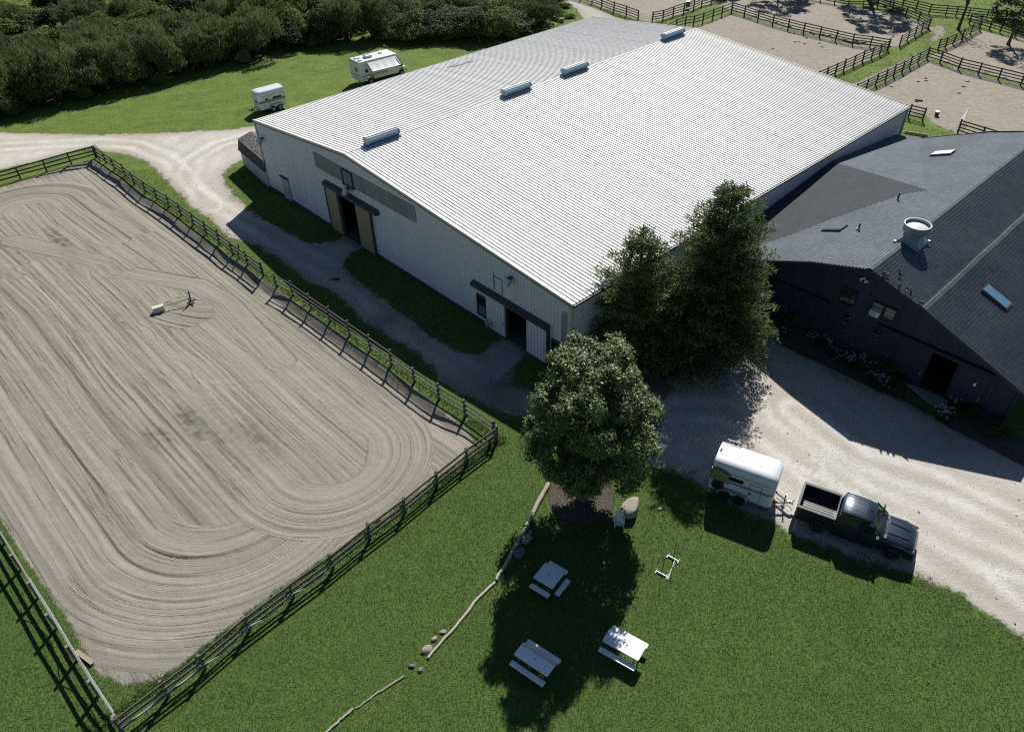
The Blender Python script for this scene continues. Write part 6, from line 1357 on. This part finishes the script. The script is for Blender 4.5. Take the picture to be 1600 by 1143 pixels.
def conifer(label, base, h, rmax, seed, lean=(0, 0), group=None, skirt=.08, n_br=330):
    rg = np.random.default_rng(seed); T = thing('hemlock_tree', label, 'tree', base, 0, group); Cs = []; Ts = []; Rs = []; m = MB()
    P = lambda z: np.array([lean[0] * z / h, lean[1] * z / h, z])
    m.tube([P(h * f) for f in np.linspace(0, .99, 10)], [.26 * (1 - f) + .02 for f in np.linspace(0, .99, 10)], 9)
    for k in range(n_br):
        f = 1 - (1 - skirt) * math.sqrt(rg.random()) if rg.random() < .55 else rg.uniform(skirt, .99)
        z = h * f; g = (1 - f) / (1 - skirt); L = rmax * (g ** .57) * rg.choice([.6, .8, .9, 1.0, 1.0, 1.08, 1.18]) * rg.uniform(.9, 1.1) * (1 + .12 * math.sin(7 * f + seed)) + .25; a = rg.uniform(0, 2 * math.pi)
        d = np.array([math.cos(a), math.sin(a), rg.uniform(-.12, .28) + .35 * f ** 2]); o = P(z); tip = o + d * L + np.array([0, 0, -.14 * L * (1 - f)])
        if L > 1.2 and k % 2 == 0: m.tube([o, o + d * L * .5, tip], [.035, .022, .006], 4)
        n = int(42 * L / 2.2 + 16); s = rg.uniform(.12, 1.0, n) ** .75
        side = np.cross(d, [0, 0, 1]); side /= np.linalg.norm(side); wd = (1 - .75 * s) * L * .36 + .12
        off = rg.uniform(-1, 1, n) * wd; c = o + d * (L * s)[:, None] + np.array([0, 0, -.14 * L * (1 - f)]) * (s ** 2)[:, None] + side * off[:, None] + np.array([0, 0, 1]) * (rg.normal(size=n) * .07 - .18 * np.abs(off))[:, None]
        tdir = d * .8 + side * np.sign(off)[:, None] * .75 + rg.normal(size=(n, 3)) * .28 + np.array([0, 0, -.10]); Cs.append(c); Ts.append(tdir); Rs.append(np.full(n, rg.uniform(.15, .7)) + .25 * (s > .8))
    C = np.concatenate(Cs); D = np.concatenate(Ts); D /= np.linalg.norm(D, axis=1, keepdims=True); n = len(C); nn = rg.normal(size=(n, 3)) * .45 + np.array([0, 0, 1]); b = np.cross(D, nn); b /= np.linalg.norm(b, axis=1, keepdims=True)
    parts = []
    for q in range(3):     # three flat sprigs per point
        L = rg.uniform(.12, .34, n)[:, None]; w = rg.uniform(.022, .045, n)[:, None]; dq = D + rg.normal(size=(n, 3)) * .5; dq /= np.linalg.norm(dq, axis=1, keepdims=True); o = C + rg.normal(size=(n, 3)) * .07
        parts.append(np.stack([o, o + dq * L * .5 + b * w, o + dq * L, o + dq * L * .5 - b * w], 1))
    V = np.concatenate(parts).reshape(-1, 3); r_ = np.clip(np.concatenate(Rs) + rg.normal(size=n) * .15, 0, 1); r_ = np.repeat(np.concatenate([r_] * 3), 4)
    link('crown', np_mesh('crown', V, np.arange(len(V)).reshape(-1, 4), {'rnd': r_}, M['needle']), T); m.build('trunk', M['bark'], T, True); print('conifer quads', n * 3)
conifer('tall dark hemlock, the taller of the two, between the hall corner and the stable', G(1098, 556), 12.3, 4.15, 21, (.1, .2), 'hemlocks at the hall corner', .09, 430)
conifer('shorter dark hemlock, closest to the near corner of the hall', G(984, 560), 9.6, 3.25, 22, (.1, .1), 'hemlocks at the hall corner', .09, 310)

# thicket along the far field: a few kinds of bush, each one a thing of its own
def bush_mesh(seed, kind):
    rg = np.random.default_rng(seed); nl = rg.integers(5, 9); Cs = []; Ns = []; Rs = []; m = MB()
    for k in range(nl):
        a = rg.uniform(0, 6.28); r_ = rg.uniform(0, .62); hh = rg.uniform(.55, 1.0) * (1.05 - .45 * r_); cx, cy = r_ * math.cos(a), r_ * math.sin(a)
        n = 1500; d = sphere_dirs(n, rg); d[:, 2] = np.abs(d[:, 2]) * 1.0 - .15; rr = np.array([.42, .42, hh * .52]) * rg.uniform(.85, 1.1); lump = 1 + .16 * np.sin(6 * d[:, 0] + k) * np.cos(5 * d[:, 1] + 2 * k) + .10 * np.sin(11 * d[:, 2] + 7 * d[:, 0])
        c = np.array([cx, cy, hh * .48]) + d * rr * (lump * rg.uniform(.55, 1.04, n) ** .5)[:, None]; Cs.append(c); Ns.append(d + np.array([0, 0, .6])); Rs.append(np.clip(rg.uniform(.2, .65) + .35 * (np.sin(9 * d[:, 0] + 3 * d[:, 1]) * .5), 0, 1))
        m.tube([(cx * .3, cy * .3, 0), (cx * .8, cy * .8, hh * .4), (cx, cy, hh * .7)], [.03, .02, .006], 5)
    C = np.concatenate(Cs); N = np.concatenate(Ns); Rr = np.concatenate(Rs)
    if kind == 'willow':    # upright feathery shoots
        n = len(C); t = rg.normal(size=(n, 3)) * .45 + np.array([0, 0, 1.0]) + (C - np.array([0, 0, .2])) * .5; t /= np.linalg.norm(t, axis=1, keepdims=True); b = np.cross(t, rg.normal(size=(n, 3))); b /= np.linalg.norm(b, axis=1, keepdims=True); L = rg.uniform(.03, .085, n)[:, None]; w = rg.uniform(.006, .012, n)[:, None]
        V = np.stack([C - t * L * .5, C + b * w, C + t * L * .7, C - b * w], 1).reshape(-1, 3); F = np.arange(4 * n).reshape(-1, 4); r_ = np.repeat(np.clip(Rr + rg.normal(size=n) * .2, 0, 1), 4)
        mat = M['willow_leaf']
    else:
        V, F, r_ = leaves(C, N, .026, rg, .9, .6, Rr); mat = M['vine_leaf'] if kind == 'vine' else M['dark_leaf']
    me = np_mesh('foliage', V, F, {'rnd': r_}, mat); st = m.mesh('stems'); st.materials.append(M['bark']); return me, st
BUSH = {k: [bush_mesh(100 + 10 * i + j, k) for j in range(3)] for i, k in enumerate(('willow', 'vine', 'dark'))}
def bush(label, kind, p, w, h, group, name='bush', cat='bush'):
    T = thing(name, label, cat, (p.x, p.y, 0), random.uniform(0, 6.28), group); a, b = random.choice(BUSH[kind]); T.scale = (w, w * random.uniform(.9, 1.1), h)
    link('foliage', a, T); link('stems', b, T); return T
GB = 'bushes of the thicket beyond the field'
edge = [(-260, 222), (-180, 214), (-110, 206), (-40, 196), (0, 186), (38, 176), (75, 168), (112, 160), (150, 151), (190, 143), (232, 135), (275, 125), (318, 114), (362, 104), (402, 92), (438, 82), (470, 78), (503, 75), (540, 70), (578, 66), (615, 65), (650, 68), (684, 66), (716, 68), (748, 72), (780, 66), (812, 58), (842, 48)]
LAB = {'willow': 'grey-green feathery willow bush', 'vine': 'bright green vine-covered bush', 'dark': 'dark green leafy bush'}
ORD = ['first', 'second', 'third', 'fourth', 'fifth', 'sixth', 'seventh', 'eighth', 'ninth', 'tenth', 'eleventh', 'twelfth', 'thirteenth', 'fourteenth', 'fifteenth', 'sixteenth', 'seventeenth', 'eighteenth', 'nineteenth', 'twentieth', 'twenty-first', 'twenty-second', 'twenty-third', 'twenty-fourth', 'twenty-fifth']
KEEP = 4        # the first bush that stands inside the photo's left edge
def place_bushes():
    nth = lambda i: ORD[min(max(i - KEEP, 0), len(ORD) - 1)]
    for i, (u, v) in enumerate(edge):
        p = G(u, v); k = 'willow' if i < 15 else random.choice(('vine', 'vine', 'dark', 'willow')); hh = random.uniform(6.4, 8.0) if i < 15 else random.uniform(3.8, 5.4)
        if i in (18, 19): k, hh = 'willow', 7.4
        if i == 26: hh = 3.2
        q = p + Vector((random.uniform(-.4, .4), 2.8, 0)); w = random.uniform(4.2, 5.2)
        if i >= KEEP - 1: bush(LAB[k] + ' in the front row, ' + (nth(i) + ' from the left edge' if i >= KEEP else 'cut by the left edge'), k, q, w, hh, GB)
        if i % 3 == 1 and i >= KEEP: bush('low ' + LAB['vine' if i > 15 else 'willow'] + ' before the ' + nth(i) + ' front bush from the left', 'vine' if i > 15 else 'willow', p + Vector((1.5, .9, 0)), 1.7, random.uniform(1.6, 2.4), GB)
    for row, (dy, jit, h0, h1) in enumerate(((7.5, 1.6, 5.6, 8.0), (13.5, 2.2, 4.8, 7.4), (20.5, 3, 4.0, 6.8), (29, 4, 3.6, 6.4), (39, 4, 3.4, 6.2), (49, 5, 3.4, 6.4), (60, 6, 3.4, 6.4))):
        for i in range(len(edge) - (1 if row < 2 else 3)):
            if row >= 1 and random.random() < (.10 if i < 16 else .25): continue
            p = G(*edge[i]); k = random.choice(('willow', 'willow', 'vine', 'dark') if i < 16 else ('vine', 'vine', 'dark')); hs = 1.0 if i < 16 else .66
            q = p + Vector((random.uniform(-jit, jit) - .04 * dy, dy + random.uniform(-jit, jit), 0)); w = random.uniform(3.8, 5.4) * (1.0 if row < 2 else 1.15); h = random.uniform(h0, h1) * hs
            if row > 0 and q.x > 4: continue
            fw = q.y * math.cos(CAM_PITCH) + CAM_H * math.sin(CAM_PITCH); du = q.x / fw * CAM_F; dv = (q.y * math.sin(CAM_PITCH) + (h - CAM_H) * math.cos(CAM_PITCH)) / fw * CAM_F
            if abs(du) > 900 or (q.y * math.sin(CAM_PITCH) - CAM_H * math.cos(CAM_PITCH)) / fw * CAM_F > 660: continue      # nothing of it shows
            where = ('behind the ' + nth(i) + ' front bush from the left') if i >= KEEP else 'at the left edge'
            bush(LAB[k] + ' in the ' + ORD[row + 1] + ' row ' + where, k, q, w, h, GB)
    # low weeds on the ground between the bushes
    rg = np.random.default_rng(77); n = 90000; x = rg.uniform(-125, 12, n); y = rg.uniform(88, 190, n); e = np.array([tuple(G(*q)[:2]) for q in edge]); e = e[np.argsort(e[:, 0])]; ye = np.interp(x, e[:, 0], e[:, 1]); k = (y > ye + 1.6) & (x < 9); x, y = x[k], y[k]; n = len(x)
    z = rg.uniform(.05, 1.0, n) * (.4 + 1.2 * vnoise(x, y, 4.0, 71)); V, F, r_ = leaves(np.stack([x, y, z], -1), np.tile([0, 0, 1.0], (n, 1)), .16, rg, .8, .7)
    tag(link('undergrowth', np_mesh('undergrowth', V, F, {'rnd': r_}, M['vine_leaf'])), kind='stuff')
place_bushes()
# weeds by the gravel track behind the hall
for k, (u, v, w, h) in enumerate([(858, 22, 2.2, 2.2), (875, 24, 1.6, 1.0), (892, 28, 1.3, .8), (868, 8, 2.4, 2.6), (886, 12, 1.3, .9)]):
    bush('low bright green weed clump between the thicket and the gravel track', 'vine', G(u, v), w, h, 'weed clumps by the gravel track')

for u, v, lab in ((1246, 281, 'weeds growing in the roof valley under the hall gutter, the nearer tuft'), (1219, 303, 'small weeds in the roof valley under the hall gutter')):
    q = G(u, v, 4.3); bush(lab, 'willow', q, .55, .7, 'weeds in the roof valley', 'weed_clump', 'weeds').location.z = 4.25

# bare tree and leafy branches at the top right, and the trees beyond the frame that shade the paddocks
def leaf_tree(label, base, h, r, seed, mat, n_clump=90, per=90, leaf=.16, zc=.62, group=None, name='field_tree', lean=(0, 0)):
    rg = np.random.default_rng(seed); T = thing(name, label, 'tree', base, 0, group); (V, F, r_), c = broadleaf_crown(rg, np.array([lean[0], lean[1], h * zc]), np.array([r, r, h * .40]), n_clump, per, leaf, None, .9)
    link('crown', np_mesh('crown', V, F, {'rnd': r_}, mat), T); tree_trunk(T, h * .85, .045 * h * .6, c[rg.choice(len(c), min(26, len(c)), False)], rg, M['bark'], lean, .3)
b = G(1497, 46)
def bare_tree():
    rg = np.random.default_rng(5); T = thing('bare_tree', 'thin bare tree with forked branches at the top of the grass lane', 'tree', b); m = MB()
    def grow(p, d, L, r, n):
        q = p + d * L; m.tube([p, p.lerp(q, .5) + Vector(rg.normal(size=3)) * L * .05, q], [r, r * .8, r * .6], 6)
        if n == 0: return
        for _ in range(3 if n > 2 else 2): grow(q, (d + Vector(rg.normal(size=3)) * .42 + Vector((0, 0, .12))).normalized(), L * rg.uniform(.6, .8), r * .56, n - 1)
    grow(Vector((0, 0, 0)), Vector((.08, .05, 1)).normalized(), 2.9, .24, 4); m.build('trunk', M['bark'], T, True)
    C = rg.normal(size=(260, 3)) * np.array([1.6, 1.6, .8]) + np.array([.5, .3, 6.2]); V, F, r_ = leaves(C, np.tile([0, 0, 1.], (260, 1)), .12, rg); link('sparse_leaves', np_mesh('sparse_leaves', V, F, {'rnd': r_}, M['willow_leaf']), T)
bare_tree()
leaf_tree('leafy tree overhanging the black fences at the right edge of the photo', G(1575, 70), 7.5, 3.6, 31, M['dark_leaf'], 60, 70, .15, .62)
leaf_tree('tree rooted at the top edge whose shadow falls across the shaded paddock', G(1356, -4), 16.0, 5.4, 32, M['dark_leaf'], 110, 90, .2, .66)
leaf_tree('tree beyond the top edge whose shadow reaches the middle black fence', G(1215, -14), 12.0, 5.4, 33, M['dark_leaf'], 110, 90, .2, .6)
leaf_tree('tree beyond the top right corner whose shadow covers the fence corner', G(1600, 25), 9.5, 4.4, 34, M['dark_leaf'], 110, 90, .2, .6)
leaf_tree('tree beyond the top edge right of the hall ridge', G(1135, -16), 6.0, 3.0, 36, M['dark_leaf'], 60, 90, .2, .6)

# shrubs and flowers along the stable wall and under the hemlocks
def shrub(label, p, r, h, kind='dark', group='shrubs along the stable wall'): bush(label, kind, p, r, h, group, 'shrub', 'shrub')
for (u, v, r_, h), lab in zip([(1237, 505, 1.35, 2.0), (1382, 575, 1.3, 2.2), (1404, 600, .8, 1.0), (1520, 650, 1.0, 1.0), (1556, 676, 1.1, 1.1), (1490, 640, .6, .7)],
        ['dark rounded shrub at the left end of the stable planting bed', 'tall dark shrub in front of the stable wall under the double window', 'low dark shrub at the right end of the left planting bed', 'low leafy shrub in the bed right of the stable door', 'low leafy shrub in the bed right of the stable door, nearest the right edge', 'small shrub beside the white flowers right of the stable door']): shrub(lab, G(u, v), r_, h)
for (u, v, r_, h), lab in zip([(1138, 548, 1.2, 1.5), (1120, 555, 1.0, 1.3), (1095, 565, .9, 1.0), (1152, 535, .8, 1.1)],
        ['leafy shrub under the basketball net', 'leafy shrub left of the basketball pole', 'low shrub at the gravel edge under the taller hemlock', 'shrub on the yard side of the basketball hoop']): shrub(lab, G(u, v), r_, h, 'vine', 'shrubs under the basketball hoop')
for (u, v, r_, h), lab in zip([(906, 520, .9, 1.3), (925, 512, .8, 1.0), (900, 545, .8, .8)], ['dark shrub at the near corner of the hall', 'shrub against the hall wall behind the shorter hemlock', 'low shrub between the maple crown and the hall corner']): shrub(lab, G(u, v), r_, h, 'dark', 'shrubs at the hall corner')
def flower_plant(label, p, seed, h=.7, r=.4, nf=14):
    rg = np.random.default_rng(seed); T = thing('flowering_plant', label, 'flowers', p, 0, 'white flowers along the stable wall'); n = 260; C = rg.normal(size=(n, 3)) * np.array([r * .5, r * .5, h * .2]) + np.array([0, 0, h * .45]); V, F, r_ = leaves(C, np.tile([0, 0, 1.], (n, 1)), .07, rg, .6); link('foliage', np_mesh('foliage', V, F, {'rnd': r_}, M['dark_leaf']), T)
    m = MB(); m2 = MB()
    for k in range(nf):
        q = Vector((rg.normal() * r * .55, rg.normal() * r * .55, h * rg.uniform(.6, 1.15))); m2.tube([(q.x * .3, q.y * .3, 0), q], .008, 4)
        for j in range(5): a = 2 * math.pi * j / 5; m.add([q, q + Vector((math.cos(a - .5), math.sin(a - .5), .25)) * .06, q + Vector((math.cos(a), math.sin(a), .3)) * .085, q + Vector((math.cos(a + .5), math.sin(a + .5), .25)) * .06], [(0, 1, 2, 3)])
    fo = m2.build('stems', M['bark'], T); m.build('petals', M['flower'], T)
for k, (u, v, nf) in enumerate([(1264, 528, 8), (1271, 536, 12), (1292, 536, 8), (1296, 550, 11), (1322, 566, 14), (1328, 571, 14), (1343, 565, 10), (1346, 576, 10), (1224, 528, 4), (1371, 604, 16), (1377, 607, 12), (1490, 639, 8), (1472, 652, 20), (1468, 655, 16), (1360, 597, 5), (1310, 558, 5)]):
    lab = 'clump of white flowers in the bed right of the stable door' if u > 1450 else ('white flowers at the gravel end of the bed beside the tall dark shrub' if u > 1355 else 'white flowers in the long planting bed along the stable wall')
    flower_plant(lab, G(u, v), 200 + k, random.uniform(.55, .85), .42, nf)
for k, (s, z, lab) in enumerate([(-.55, 2.55, 'hanging flower basket on the stable wall, the left one'), (1.55, 2.45, 'hanging flower basket on the stable wall, nearer the tall dark shrub')]):
    p = stab(s, .55, z); T = thing('flower_basket', lab, 'flower basket', p, 0, 'flower baskets on the stable wall'); rg = np.random.default_rng(300 + k); m = MB(); m.lathe([(.05, -.15), (.17, -.05), (.2, .05), (0, .05)], 12); m.build('basket', M['fence_black'], T, True); m = MB(); m.bar((0, 0, .05), HE2 * .25 + Vector((0, 0, .4)), .02, .02); m.build('bracket', M['dark_trim'], T)
    C = rg.normal(size=(120, 3)) * .11 + np.array([0, 0, .1]); V, F, r_ = leaves(C, np.tile([0, 0, 1.], (120, 1)), .06, rg); link('foliage', np_mesh('foliage', V, F, {'rnd': r_}, M['dark_leaf']), T)
    m = MB()
    for _ in range(7): q = Vector(rg.normal(size=3)) * .12 + Vector((0, 0, .16)); m.box(q, (.06, .06, .04))
    m.build('petals', M['flower'], T)
